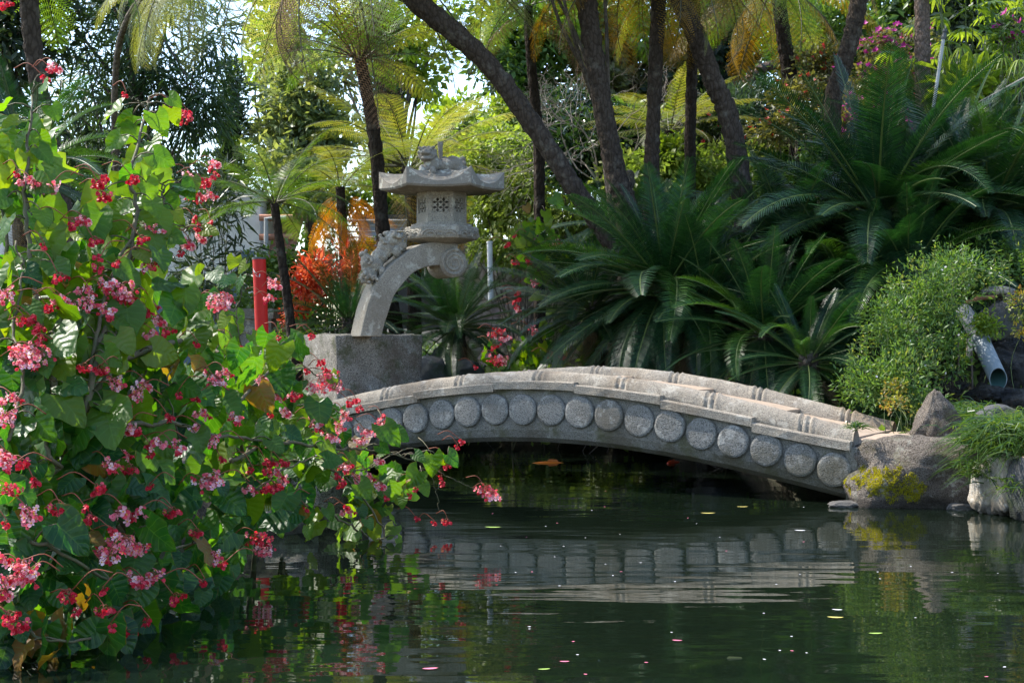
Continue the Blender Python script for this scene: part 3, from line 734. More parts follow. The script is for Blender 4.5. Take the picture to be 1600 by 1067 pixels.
def cycad(label, crown, L, n, seed, young=0, base=None, trunk_r=.16, lowp=-.5, az0=None, hip=1.35):
    g = random.Random(seed); cx, cy, cz = crown
    base = base or (cx, cy, gz(cx, cy) - .1)
    t = thing('cycad', label, 'cycad', base)
    b = Vector(base); c = Vector(crown) - b
    mb = MB(); pts = smooth_path([(0, 0, 0), tuple(c * .5 + Vector((.05, 0, 0))), tuple(c + Vector((0, 0, .05)))], 14)
    tube(mb, pts, trunk_r * (1.1 - .2 * np.linspace(0, 1, 14)), 14, 0, .5, True, .08); mb.build('trunk', ['cyctrunk'], t)
    for i in range(n):
        f = i / n; az = i * 2.39996 + g.uniform(-.25, .25)
        pitch = hip - (hip - lowp) * f ** .8 + g.uniform(-.12, .12)
        if az0 is not None: az = az0[0] + ((az - az0[0]) % (2 * math.pi)) / (2 * math.pi) * az0[1]
        vi = g.choice([4, 0, 0]) if pitch > 1.0 else g.choice([0, 1, 1, 2]) if pitch > .3 else g.choice([1, 2, 3])
        me = CYC[vi] if g.random() > young else g.choice(CYCY)
        place_frond(me, 'frond', t, c + Vector((math.cos(az) * .06, math.sin(az) * .06, .02 - .12 * f)), az, pitch, L / 2.0 * g.uniform(.82, 1.08) * (.85 if pitch > 1 else 1), g.uniform(-.3, .3))
    for i in range(4 + n // 14):
        az = g.uniform(0, 6.28); place_frond(g.choice(CYCD), 'dead_frond', t, c + Vector((math.cos(az) * .08, math.sin(az) * .08, -.22)), az, g.uniform(-1.15, -.5), L / 2.0 * g.uniform(.55, .85), g.uniform(-.6, .6))
    return t

def tree_fern(label, path, rad, crown_n, L, seed, mats=('fern',), bark='trunk', pitch=(1.1, -.2), dead=0, deadmat='ferndead', shapes=(0, 1, 2), azr=None, deadpitch=(-.7, -.1), deadshapes=(2, 3), deadw=1.0, cat='tree fern', name='tree_fern', bend=.04, bumps=True, trunkname='trunk'):
    """path: world points from base to crown"""
    g = random.Random(seed); r2 = np.random.default_rng(seed)
    b = Vector(path[0]); t = thing(name, label, cat, b)
    loc = [np.array(p) - np.array(b) for p in path]; ln = sum(np.linalg.norm(loc[i + 1] - loc[i]) for i in range(len(loc) - 1))
    k = max(16, int(ln / .07)); pts = smooth_path(loc, k); rr = np.interp(np.linspace(0, 1, k), np.linspace(0, 1, len(rad)), rad) * .9
    if bumps:
        z = np.linspace(0, ln, k); rr = rr * (1 + .05 * np.sin(z * 22 + seed) + r2.normal(0, .02, k))
        pts = pts + np.stack([np.sin(z * 1.3 + seed) * .012, np.cos(z * 1.7 + seed) * .012, 0 * z], -1)
    mb = MB(); tube(mb, pts, rr, 18, 0, .5, True, .045, r2); mb.build(trunkname, [bark], t, smooth=True)
    c = Vector(pts[-1])
    for i in range(crown_n):
        f = i / crown_n; az = i * 2.39996 + g.uniform(-.3, .3)
        if azr: az = azr[0] + g.random() * azr[1]
        p = pitch[0] + (pitch[1] - pitch[0]) * f + g.uniform(-.12, .12)
        place_frond(fern_mesh(g.choice(mats), g.choice(shapes)), 'frond', t, c + Vector((math.cos(az) * rr[-1], math.sin(az) * rr[-1], .02)), az, p, L / 2.4 * g.uniform(.85, 1.1), g.uniform(-.25, .25))
    for i in range(dead):
        az = g.uniform(0, 6.28)
        if azr: az = azr[0] + g.random() * azr[1]
        o = place_frond(fern_mesh(deadmat, g.choice(deadshapes)), 'dead_frond', t, c + Vector((math.cos(az) * rr[-1], math.sin(az) * rr[-1], -.1 - (.5 * g.random() if deadw < 1 else 0))), az, g.uniform(*deadpitch), L / 2.4 * (g.uniform(.75, 1.0) if deadw == 1 else g.uniform(.45, 1.1)), g.uniform(-.4, .4) * (1 if deadw == 1 else 3), deadw)
    return t
# ------------------------------------------------------------------ leaf clouds
def leaf_quads(pos, axis, nrm, ln, wd, fold=.0, six=False):
    """blades as folded lozenges; pos is the stalk end"""
    axis = unit(axis); s = unit(np.cross(axis, nrm)); nn = np.cross(s, axis)
    ln = np.asarray(ln)[:, None]; wd = np.asarray(wd)[:, None]
    a = pos; t = pos + axis * ln; k = len(pos)
    if not six:
        l = pos + axis * ln * .45 + s * wd * .5 + nn * wd * fold; r_ = pos + axis * ln * .45 - s * wd * .5 + nn * wd * fold
        V = np.stack([a, r_, t, l], 1).reshape(-1, 3); return V, np.arange(4 * k).reshape(-1, 4), 4
    m1, m2 = pos + axis * ln * .3, pos + axis * ln * .7
    up = nn * wd * fold
    V = np.stack([a, m1 - s * wd * .42 + up, m2 - s * wd * .40 + up, t - nn * ln * .08, m2 + s * wd * .40 + up, m1 + s * wd * .42 + up], 1).reshape(-1, 3)
    b = np.arange(k)[:, None] * 6
    return V, np.concatenate([b + np.array([[0, 1, 2, 3]]), b + np.array([[0, 3, 4, 5]])]), 6

def cloud(rng, n, ells, leaf, wd, clumps=None, clump_r=.28, droop=.2, shell=.55, updir=.5, jitter=.9):
    """leaf positions in clumps through a set of ellipsoids (cx,cy,cz,rx,ry,rz)"""
    E_ = np.array(ells, float); vol = E_[:, 3] * E_[:, 4] * E_[:, 5]; pr = vol ** .75; pr /= pr.sum()
    K = clumps or max(12, n // 40)
    ei = rng.choice(len(E_), K, p=pr); d = unit(rng.normal(size=(K, 3))); rad = shell + (1 - shell) * rng.random(K); rad = np.where(rng.random(K) < .25, rng.random(K) * shell, rad)
    cc = E_[ei, :3] + d * rad[:, None] * E_[ei, 3:]
    cs = rng.uniform(.6, 1.3, K); ct = rng.random(K)
    ci = rng.integers(0, K, n); o = rng.normal(size=(n, 3)); o = unit(o) * (rng.random(n) ** .5)[:, None]
    pos = cc[ci] + o * (clump_r * cs[ci])[:, None]
    outw = unit(o + d[ci] * .5 + rng.normal(0, .3, (n, 3)))
    axis = unit(outw * 1.0 + rng.normal(0, jitter * .5, (n, 3)) - np.array([0, 0, droop]))
    nrm = unit(np.array([0, 0, updir]) + outw * .4 + rng.normal(0, .5, (n, 3)))
    ln = leaf * rng.uniform(.65, 1.25, n); tint = np.clip(ct[ci] * .6 + rng.random(n) * .4, 0, 1)
    return pos, axis, nrm, ln, ln * wd, tint, cc

def ell_px(px, py, Y, rx, ry, rd=None):
    c = P(px, py, Y); return (c.x, c.y, c.z, m_px(rx, Y), rd or m_px(rx, Y), m_px(ry, Y))

def shrub(name, label, cat, ells, n, leaf, wd, mat, seed, stem_base=None, stem_mat='branch', stem_n=7, stem_r=.02, flowers=None, clump_r=.28, six=False, fold=.12, part='foliage', droop=.2, shell=.55, group=None, clumps=None, trunk=None, jitter=.9, root=None, updir=.5):
    rng = np.random.default_rng(seed)
    E_ = [ell_px(*e) for e in ells]
    c = np.mean([e[:3] for e in E_], 0)
    bx, by = (stem_base[0], stem_base[1]) if stem_base is not None else (c[0], c[1])
    bz = gz(bx, by) - .05; root = thing(name, label, cat, (bx, by, bz), 0, group); off = np.array([bx, by, bz])
    pos, ax, nr, ln, w, ti, cc = cloud(rng, n, E_, leaf, wd, clumps, clump_r, droop, shell, updir, jitter)
    keep = pos[:, 2] > .02
    pos, ax, nr, ln, w, ti = pos[keep], ax[keep], nr[keep], ln[keep], w[keep], ti[keep]
    V, Q, k = leaf_quads(pos - off, ax, nr, ln, w, fold, six); mb = MB(); mb.add(V, Q, 0, np.repeat(ti, k)); mb.build(part, [mat], root)
    sb = MB()
    if trunk:
        r0, top = trunk; tp = np.array(P(*top)) - off
        pts = smooth_path([np.zeros(3), tp * .5 + np.array([.06, .03, 0]), tp], 14); tube(sb, pts, np.linspace(r0, r0 * .55, 14), 10, 0, .5, True, .05)
        for i in rng.choice(len(cc), min(stem_n, len(cc)), replace=False):
            e = cc[i] - off; s0 = pts[rng.integers(6, 14)]; mid = (s0 + e) / 2 + rng.normal(0, .08, 3) * np.linalg.norm(e - s0); tube(sb, smooth_path([s0, mid, e], 8), np.linspace(r0 * .4, r0 * .08, 8), 6)
    else:
        for i in rng.choice(len(cc), min(stem_n, len(cc)), replace=False):
            e = cc[i] - off; mid = e * .5 + rng.normal(0, .1, 3); mid[2] = e[2] * .6; s0 = rng.normal(0, .08, 3); s0[2] = 0
            tube(sb, smooth_path([s0, mid, e], 9), np.linspace(stem_r, stem_r * .3, 9), 5)
    if sb.n: sb.build('trunk' if trunk else 'stems', [stem_mat], root)
    for fl in flowers or []:
        fm, fn, fs, fname = fl[:4]; i = rng.integers(0, len(pos), fn); ff = MB()
        dirn = unit(np.stack([rng.normal(0, .6, fn), -np.abs(rng.normal(.7, .4, fn)), np.abs(rng.normal(.6, .4, fn))], -1))
        p = pos[i] - off + dirn * leaf * 1.0 
        for q in range(fl[4] if len(fl) > 4 else 5):
            a = q * 2.4; t1 = unit(np.cross(dirn, [0.3, 0, 1.0])); t2 = np.cross(dirn, t1)
            axd = unit(t1 * math.cos(a) + t2 * math.sin(a) + dirn * .5)
            V, Q, k = leaf_quads(p, axd, dirn, np.full(fn, fs), np.full(fn, fs * .8), .1); ff.add(V, Q, 0, np.repeat(rng.random(fn), k))
        ff.build(fname, [fm], root)
    return root

# ------------------------------------------------------------------ begonias
def beg_leaf_template(g):
    nc, nr = 6, 6; V = []; U = []
    asym = g.uniform(.75, .92); wav = g.uniform(.03, .075); ph = g.uniform(0, 6); cup = g.uniform(-.05, .16); curl = g.uniform(.05, .55)
    for i in range(nr + 1):
        v = i / nr
        for j in range(nc + 1):
            c = -1 + 2 * j / nc; sd = 1 if c > 0 else -1
            w = .53 * (math.sin(math.pi * min(1, (v * .93 + .07)) ** .62)) ** .85 * (1 if sd > 0 else asym)
            lobe = .34 if sd > 0 else .22
            x = c * w; y = v - lobe * abs(c) ** 1.6 * (1 - v) ** 1.5
            ser = .02 * math.sin(v * 34 + ph) * abs(c) ** 4
            z = cup * abs(x) * 1.6 + wav * math.sin(v * 9 + c * 2 + ph) * abs(c) - curl * v * v * .5 + .055 * math.sin(v * 17 + abs(c) * 3) * abs(c)
            V.append((x + sd * ser, y, z)); U.append((c, v))
    Q = [(i * (nc + 1) + j, i * (nc + 1) + j + 1, (i + 1) * (nc + 1) + j + 1, (i + 1) * (nc + 1) + j) for i in range(nr) for j in range(nc)]
    return np.array(V), np.array(Q), np.array(U)
gB = random.Random(5)
BL = [beg_leaf_template(gB) for _ in range(10)]
def add_beg_leaf(mb, pos, axis, nrm, size, tint, g):
    tint = 1.0 if g.random() < .035 else min(.8, tint * .8)
    V, Q, U = g.choice(BL); a = unit(np.array(axis, float)); n = np.array(nrm, float); s = unit(np.cross(a, n)); n = np.cross(s, a)
    if g.random() < .5: W = pos + (V[:, :1] * s + V[:, 1:2] * a + V[:, 2:] * n) * size; q = Q
    else: W = pos + (-V[:, :1] * s + V[:, 1:2] * a + V[:, 2:] * n) * size; q = Q[:, ::-1]
    mb.add(W, q, 0, tint, U)

def petal(mb, c, d, n, ln, wd, tint, mi=0, cup=.3):
    s = np.cross(d, n); V = []
    for i, (v, w) in enumerate(((0, .25), (.35, .85), (.72, 1.0), (1.0, .45))):
        for u in (-1, 0, 1): V.append(c + d * ln * v + s * (u * w * wd * .5) + n * (cup * ln * (v * v - .5 * v) + abs(u) * wd * .12))
    Q = [(i * 3 + j, i * 3 + j + 1, i * 3 + j + 4, i * 3 + j + 3) for i in range(3) for j in range(2)]
    mb.add(np.array(V), np.array(Q), mi, tint)
def ball(mb, c, r, mi, tint, rx=1.0):
    V = [c + np.array([0, 0, r])] ; k = 6
    for la in (.6, 0, -.6):
        for j in range(k): a = 6.283 * j / k; V.append(c + r * np.array([math.cos(a) * math.sqrt(1 - la * la) * rx, math.sin(a) * math.sqrt(1 - la * la), la]))
    V.append(c - np.array([0, 0, r])); F = [(0, 1 + j, 1 + (j + 1) % k) for j in range(k)]
    for i in range(2): F += [(1 + i * k + j, 1 + (i + 1) * k + j, 1 + (i + 1) * k + (j + 1) % k, 1 + i * k + (j + 1) % k) for j in range(k)]
    F += [(19, 13 + (j + 1) % k, 13 + j) for j in range(k)]; mb.add(np.array(V), F, mi, tint)
def flower_cluster_mesh(seed, nb, rad, openf, red):
    """a hanging spray: forked red stalks, open four-petalled flowers and closed buds; stalk arrives from +x, +z"""
    g = np.random.default_rng(seed); mb = MB(); root = np.array([.0, 0, rad * .75]); far = np.array([.12 + .08 * g.random(), .05, .04 + .08 * g.random()])
    tube(mb, smooth_path([far, (far + root) / 2 + np.array([.0, 0, .05]), root], 9), np.linspace(.0034, .0026, 9), 5, 2, .5)
    forks = [root + unit(np.array([g.normal(0, 1), g.normal(0, .8), -.35 + g.normal(0, .35)])) * rad * .55 for _ in range(max(1, nb // 4))]
    for f in forks: tube(mb, smooth_path([root, (root + f) / 2 + np.array([0, 0, .01]), f], 4), .0022, 4, 2, .3)
    for i in range(nb):
        f = forks[i % len(forks)]; e = f + unit(np.array([g.normal(0, 1), g.normal(0, 1), -.5 + g.normal(0, .5)])) * rad * g.uniform(.35, .75)
        tube(mb, [f, (f + e) / 2 + np.array([0, 0, .004]), e], .0014, 4, 2, .1)
        n = unit(np.array([g.normal(0, .6), -.9, g.normal(.1, .5)])); up = unit(np.cross(np.cross(n, [g.normal(0, .4), 0, 1.0]), n)); sd = np.cross(n, up)
        tn = np.clip(g.normal(.25 if red else .66, .16), 0, 1)
        if g.random() < openf:
            sz = g.uniform(.017, .024)
            for sg in (1, -1):
                petal(mb, e, unit(up * sg + n * .12), n, sz, sz * 1.0, np.clip(tn + g.normal(0, .06), 0, 1))
                petal(mb, e + n * .001, unit(sd * sg + n * .2), n, sz * .85, sz * .42, np.clip(tn + .15, 0, 1))
            ball(mb, e + n * .005, .0042, 1, .5)
        else:
            b = g.uniform(.010, .015)
            for sg in (1, -1): petal(mb, e + n * .002 * sg, unit(-up + n * .06 * sg), n * sg, b * 1.7, b * 1.7, np.clip(tn * .6 + g.normal(0, .05), 0, 1), 0, .5)
            ball(mb, e - up * b * .8, b * .55, 0, np.clip(tn * .55, 0, 1), .7)
    return mb.mesh('flower_cluster', ['petal', 'stamen', 'pedicel'], smooth=True)
FC = {'big': [flower_cluster_mesh(100 + i, 30, .085, .6, False) for i in range(4)], 'mid': [flower_cluster_mesh(120 + i, 15, .058, .5, False) for i in range(4)],
      'red': [flower_cluster_mesh(140 + i, 13, .050, .25, True) for i in range(4)], 'bud': [flower_cluster_mesh(160 + i, 5, .032, .1, True) for i in range(3)], 'bigred': [flower_cluster_mesh(180 + i, 26, .075, .35, True) for i in range(2)]}

def yc_line(px): return np.interp(px, [-60, 0, 150, 330, 450, 560, 720], [1082, 1074, 1036, 958, 886, 852, 838])
def beg_depth(px, py):
    yc = yc_line(px); Y = 3450 / (yc - HZ) + .02; h = max(0, yc - py)
    return Y + h / 1000 * 2.1
class Begonia:
    def __init__(s, label, px, py, Y, group='begonia plants with pink flower sprays'):
        c = P(px, py, Y); s.z = gz(c.x, c.y) if gz(c.x, c.y) > 0 else .0
        s.o = thing('begonia_plant', label, 'begonia', (c.x, c.y, s.z), 0, group); s.off = np.array([c.x, c.y, s.z]); s.L = MB(); s.S = MB(); s.g = random.Random(label); s.starts = []
    def leaf(s, p, size, tint, axis=None, nrm=None, pet=True):
        g = s.g
        axis = axis if axis is not None else (g.gauss(.1, .55), g.gauss(-.35, .4), g.gauss(-.75, .45))
        nrm = nrm if nrm is not None else (g.gauss(.0, .5), g.gauss(-.75, .4), g.gauss(.65, .4))
        p = np.array(p) - s.off; a = unit(np.array(axis, float))
        p = p - a * size * .5; p[2] = max(p[2], .02 + size * .5 - s.off[2] if a[2] < 0 else .02 - s.off[2])
        add_beg_leaf(s.L, p, axis, nrm, size, tint, g)
        if pet:
            e = p + np.array([g.gauss(0, .05), .06 + g.random() * .08, g.gauss(-.01, .06)]) - a * .05
            tube(s.S, smooth_path([p, (p + e) / 2 + np.array([0, 0, .02]), e], 4), [.003, .0035, .004, .0045], 4)
    def stem(s, pts, r0, r1, leaves=0, ls=.17, tint=(.2, 1.0), side=.11):
        W = smooth_path([np.array(P(*p)) - s.off for p in pts], max(10, 7 * len(pts))); k = len(W)
        W = W + np.array([[s.g.gauss(0, .006) for _ in range(3)] for _ in range(k)])
        tube(s.S, W, np.linspace(r0, r1, k), 7)
        if r0 > .0065: s.starts.append((W[0], r0))
        for i in range(leaves):
            u = (i + s.g.random() * .6) / leaves; p = W[min(k - 1, int(u * k))]; sg = 1 if i % 2 else -1
            q = p + np.array([sg * side * s.g.uniform(.5, 1.2), s.g.gauss(-.03, .05), s.g.gauss(.0, .04)])
            tube(s.S, smooth_path([p, (p + q) / 2 + np.array([0, 0, .025]), q], 4), [.005, .0045, .004, .003], 4)
            ax = (sg * s.g.uniform(.2, .9), s.g.gauss(-.25, .3), s.g.gauss(-.65, .35)); a = unit(np.array(ax)); sz = ls * s.g.uniform(.7, 1.25) * (1.05 - .45 * u)
            add_beg_leaf(s.L, q, ax, (s.g.gauss(sg * .2, .4), s.g.gauss(-.8, .3), s.g.gauss(.5, .4)), sz, s.g.uniform(*tint), s.g)
    def flower(s, px, py, kind, Y=None, flip=None, sc=1.0):
        g = s.g; Y = Y or beg_depth(px, py) - .12
        me = g.choice(FC[kind]); o = link('flower_cluster', me, s.o)
        w = P(px, py, Y); w.z = max(w.z, .06); a = g.uniform(-.6, .6) + (math.pi if (flip if flip is not None else g.random() < .8) else 0)
        o.matrix_local = Matrix.Translation(w - Vector(s.off)) @ Matrix.Rotation(0 if abs(a) < 1.6 else 0, 4, 'Z') @ Matrix.Diagonal((-1 if (flip if flip is not None else g.random() < .75) else 1, 1, 1, 1)) @ Matrix.Rotation(g.uniform(-.3, .3), 4, 'Z') @ Matrix.Rotation(g.uniform(-.25, .25), 4, 'Y') @ Matrix.Scale(sc * g.uniform(.88, 1.08), 4)
    def done(s):
        for w, r0 in s.starts: tube(s.S, smooth_path([np.zeros(3), w * .5 + np.array([0, .12, .05]), w], 8), np.linspace(r0 * 1.3, r0, 8), 7)
        s.S.n and s.S.build('stems', ['begstem'], s.o, smooth=True); s.L.n and s.L.build('foliage', ['beg'], s.o, smooth=True, luv=True)

def in_poly(px, py, poly):
    c = False; n = len(poly)
    for i in range(n):
        x1, y1 = poly[i]; x2, y2 = poly[(i + 1) % n]
        if (y1 > py) != (y2 > py) and px < (x2 - x1) * (py - y1) / (y2 - y1) + x1: c = not c
    return c
def clear_view(px, py):
    return (378 < px < 445 and 385 < py < 535) or (330 < px < 400 and 290 < py < 410) or (455 < px < 660 and 500 < py < 600) or (488 < px < 548 and 755 < py < 835) or (90 < px < 165 and py < 290)
def extra_flowers(b, poly, n, g, kinds=('mid', 'red', 'mid', 'bud', 'red', 'bud')):
    xs = [p[0] for p in poly]; ys = [p[1] for p in poly]; k = 0
    while k < n:
        px, py = g.uniform(max(4, min(xs)), max(xs)), g.uniform(min(ys), max(ys))
        if not in_poly(px, py, poly) or clear_view(px, py): continue
        k += 1; b.flower(px, py, g.choice(kinds), flip=g.random() < .7)
def fill(b, poly, n, size, thick, tint, g, front=0.0):
    xs = [p[0] for p in poly]; ys = [p[1] for p in poly]; k = 0
    while k < n:
        px, py = g.uniform(min(xs), max(xs)), g.uniform(min(ys), max(ys))
        if not in_poly(px, py, poly) or clear_view(px, py): continue
        k += 1; Y = beg_depth(px, py) + g.random() ** 1.3 * thick - front; p = P(px, py, Y)
        t = g.uniform(*tint); b.leaf(p, size * g.uniform(.6, 1.25), t, pet=False)

def build_begonias():
    g = random.Random(21)
    D = lambda px, py, e=0: (px, py, beg_depth(px, py) + e)
    # 1 tall plant at the frame's edge
    A = Begonia('tall begonia at the left edge topped by a bare red flower stem, leaves yellow green', 60, 560, 9.9)
    A.stem([D(90, 640), D(60, 480), D(40, 330), D(45, 230), D(52, 150)], .018, .006, 26, .20, (.6, 1))
    A.stem([D(20, 600, .3), D(15, 450, .3), D(5, 330, .3), D(10, 210, .3)], .016, .006, 22, .195, (.55, 1))
    A.stem([D(52, 150), D(56, 122), D(75, 113), D(98, 112)], .004, .002)
    A.stem([D(10, 690), D(28, 640), D(35, 560), D(20, 520), D(35, 430), D(25, 380)], .012, .006, 8, .18, (.1, .7))
    fill(A, [(-30, 210), (70, 190), (85, 260), (110, 300), (110, 420), (120, 560), (-30, 560)], 105, .19, .9, (.35, 1), g)
    for f in ((5, 12, 'red'), (68, 126, 'bud'), (80, 113, 'bud'), (92, 114, 'mid'), (50, 292, 'mid'), (66, 297, 'big', .7), (160, 285, 'red'), (28, 275, 'bud'), (112, 355, 'red'), (138, 352, 'mid'), (70, 388, 'bud'), (100, 478, 'mid'), (112, 487, 'big', .8), (70, 486, 'red'), (140, 480, 'mid'), (40, 505, 'red'), (58, 515, 'red')): A.flower(*f[:3], sc=f[3] if len(f) > 3 else 1.0, flip=True)
    extra_flowers(A, [(0, 300), (110, 300), (120, 560), (0, 560)], 5, g)
    A.done()
    # 2 second tall spray
    B = Begonia('begonia with a tall leafy spire and red sprays standing out against the dark bamboo', 150, 620, 10.2)
    B.stem([D(130, 650), D(160, 520), D(195, 430), D(212, 330), D(205, 270), D(228, 180), D(232, 150)], .02, .006, 30, .205, (.6, 1), .14)
    B.stem([D(195, 430), D(235, 340), D(262, 290), D(300, 283)], .008, .003, 4, .15, (.5, 1))
    B.stem([D(190, 440), D(240, 360), D(280, 352), D(300, 362), D(318, 350)], .006, .003, 2, .16, (.5, 1))
    B.stem([D(228, 170), D(215, 157), D(198, 151)], .004, .002); B.stem([D(232, 175), D(255, 172), D(270, 180)], .004, .002)
    B.stem([D(140, 640), D(150, 520), D(190, 400), D(250, 320), D(255, 290)], .014, .005, 18, .19, (.4, 1))
    fill(B, [(120, 330), (180, 300), (205, 230), (240, 240), (275, 300), (270, 380), (290, 440), (330, 480), (330, 560), (130, 580), (110, 450)], 115, .19, 1.0, (.35, 1), g)
    for f in ((197, 151, 'bud'), (272, 172, 'bud'), (284, 190, 'bigred'), (292, 180, 'red'), (150, 292, 'red'), (160, 312, 'red'), (205, 285, 'red'), (300, 285, 'mid'), (318, 290, 'red'), (334, 275, 'red'), (342, 262, 'mid'), (308, 315, 'bigred', .8), (332, 312, 'mid'), (235, 365, 'mid'), (242, 372, 'mid'), (310, 356, 'red'), (330, 362, 'red'), (318, 380, 'mid'), (272, 378, 'mid'), (298, 390, 'mid', 1.2), (286, 398, 'bud'), (218, 378, 'red'), (240, 415, 'red'), (228, 420, 'mid'), (165, 455, 'mid'), (188, 465, 'big'), (205, 470, 'mid'), (232, 492, 'red'), (255, 510, 'mid'), (240, 485, 'mid'), (258, 522, 'red'), (162, 498, 'mid'), (345, 482, 'big'), (352, 476, 'big', .7)): B.flower(*f[:3], sc=f[3] if len(f) > 3 else 1.0, flip=True)
    extra_flowers(B, [(130, 380), (280, 380), (330, 480), (330, 560), (130, 560)], 6, g)
    B.done()
    # 3 middle mass with old brown stems
    C = Begonia('wide begonia with bare brown branches and dark leaves in the middle of the left bank', 220, 720, 10.4)
    C.stem([D(90, 700, .2), D(150, 610, .1), D(200, 560), D(270, 535), (310, 536, 10.3), (350, 556, 10.4)], .026, .012, 3, .18, (.3, .9))
    C.stem([D(30, 640, .3), D(120, 560, .1), D(170, 528), D(200, 505)], .014, .008, 3)
    C.stem([D(60, 760, .3), D(150, 680, .1), D(260, 660), D(340, 680), D(420, 690)], .018, .008, 6, .2, (.1, .7))
    C.stem([D(120, 560, .2), D(60, 520, .1), D(20, 560)], .012, .006, 3); C.stem([D(80, 720), D(60, 640, .1), D(90, 590)], .012, .006, 4, .2, (.1, .6))
    C.stem([D(190, 690, .2), D(205, 610, .1), D(250, 560)], .008, .005, 3); C.stem([D(280, 690, .2), D(262, 590, .1), D(290, 560, .1)], .006, .004, 3)
    fill(C, [(-30, 560), (330, 540), (400, 600), (450, 700), (430, 780), (-30, 780)], 360, .18, 1.9, (0, .75), g)
    for f in ((45, 560, 'big'), (62, 570, 'big'), (130, 578, 'red'), (155, 582, 'red'), (182, 606, 'mid'), (215, 620, 'mid'), (232, 612, 'mid'), (198, 632, 'red'), (30, 575, 'big', .8), (10, 658, 'mid'), (22, 735, 'mid'), (330, 600, 'big', .8), (310, 540, 'bud'), (365, 662, 'mid'), (318, 682, 'mid', 1.2), (330, 692, 'mid'), (270, 706, 'mid'), (322, 765, 'big'), (335, 755, 'mid'), (204, 738, 'red'), (170, 735, 'mid'), (152, 770, 'red'), (20, 772, 'bigred', .7), (12, 720, 'mid'), (345, 720, 'bud'), (395, 736, 'bud'), (262, 655, 'bud'), (240, 712, 'bud'), (320, 655, 'mid'), (355, 590, 'mid')): C.flower(*f[:3], sc=f[3] if len(f) > 3 else 1.0, flip=None)
    extra_flowers(C, [(0, 570), (330, 560), (430, 650), (420, 780), (0, 780)], 14, g)
    C.done()
    # 4 water's edge
    E = Begonia('low dark begonia dipping its leaves into the pond in the lower left corner', 40, 860, 8.4)
    E.stem([D(-20, 860, .3), D(60, 850), D(160, 900), D(240, 920)], .012, .006, 5, .21, (0, .5)); E.stem([D(-20, 930, .3), D(80, 1000), D(190, 985)], .01, .005, 4, .21, (0, .5)); E.stem([D(150, 800, .3), D(230, 860), D(330, 840)], .01, .005, 4, .2, (0, .5))
    fill(E, [(-40, 770), (330, 770), (400, 850), (340, 930), (240, 992), (120, 1028), (30, 1072), (-40, 1078)], 390, .175, 1.5, (0, .6), g)
    for f in ((45, 812, 'mid', 1.2), (12, 822, 'bud'), (92, 800, 'red'), (110, 808, 'red'), (195, 815, 'mid', 1.2), (215, 808, 'mid'), (190, 858, 'big'), (170, 880, 'big'), (205, 868, 'big', .9), (30, 895, 'big'), (42, 915, 'big'), (8, 915, 'mid'), (112, 935, 'red'), (205, 912, 'mid'), (228, 918, 'mid'), (250, 912, 'mid'), (272, 940, 'red'), (160, 925, 'bud'), (308, 836, 'red'), (335, 875, 'mid'), (350, 885, 'bud'), (10, 970, 'red'), (28, 985, 'red'), (172, 982, 'bud'), (198, 992, 'red'), (320, 912, 'bud'), (235, 972, 'bud')): E.flower(*f[:3], sc=f[3] if len(f) > 3 else 1.0)
    extra_flowers(E, [(0, 800), (330, 800), (360, 880), (200, 960), (60, 1000), (0, 1010)], 8, g)
    E.done()
    # 5 branch hanging over the bridge end
    Fb = Begonia('begonia whose pink flowers hang across the left end of the stone bridge', 400, 800, 11.0)
    Fb.stem([D(360, 720, .3), D(430, 690), D(500, 700), D(560, 702), D(610, 708), D(645, 720)], .014, .005, 8, .15, (.3, 1)); Fb.stem([D(380, 720, .3), D(430, 600), D(470, 575), D(500, 590), D(520, 600)], .008, .003, 4, .17, (.3, .9))
    Fb.stem([D(450, 640, .1), D(490, 630), D(545, 650), D(570, 670)], .006, .003, 1, .14); Fb.stem([D(360, 640, .2), D(430, 570), D(450, 545)], .012, .006, 5, .19, (.3, .9))
    fill(Fb, [(360, 560), (430, 520), (480, 560), (520, 640), (560, 690), (560, 770), (480, 800), (400, 860), (350, 800), (380, 680)], 150, .165, 1.1, (.1, .9), g)
    for p, a, n_ in (((462, 545), (.5, -.3, -.6), (0, -.8, .6)), ((440, 600), (.1, -.3, -.8), (0, -.9, .4)), ((500, 650), (.1, -.3, -.9), (.2, -.9, .3)), ((428, 560), (-.3, -.2, -.7), (0, -.8, .5)), ((612, 680), (.5, -.2, -.6), (-.2, -.8, .5))):
        Fb.leaf(P(p[0], p[1], beg_depth(*p) - .25), .2, g.uniform(.3, .9), a, n_)
    for f in ((438, 530, 'bud'), (490, 525, 'bud'), (484, 528, 'bud'), (500, 570, 'red'), (510, 578, 'bud'), (478, 582, 'bud'), (515, 595, 'big'), (522, 608, 'big'), (505, 612, 'big', .8), (488, 612, 'big', .8), (545, 632, 'red'), (560, 638, 'red'), (538, 655, 'mid'), (530, 672, 'mid'), (500, 655, 'mid', 1.2), (492, 672, 'mid'), (512, 690, 'big', .8), (570, 682, 'big', .8), (562, 695, 'big', .6), (600, 660, 'red'), (590, 668, 'mid'), (450, 652, 'mid'), (458, 622, 'mid'), (415, 600, 'mid'), (425, 650, 'bud'), (415, 735, 'red'), (440, 725, 'bud'), (410, 850, 'bigred'), (415, 866, 'big', .8)): Fb.flower(*f[:3], sc=f[3] if len(f) > 3 else 1.0, flip=True)
    extra_flowers(Fb, [(380, 600), (480, 600), (560, 700), (540, 770), (420, 820), (370, 760)], 9, g)
    Fb.done()
    # 6 sunlit branch low over the water
    H = Begonia('sunlit begonia branch with bright leaves and drooping sprays low over the dark water', 440, 830, 11.6)
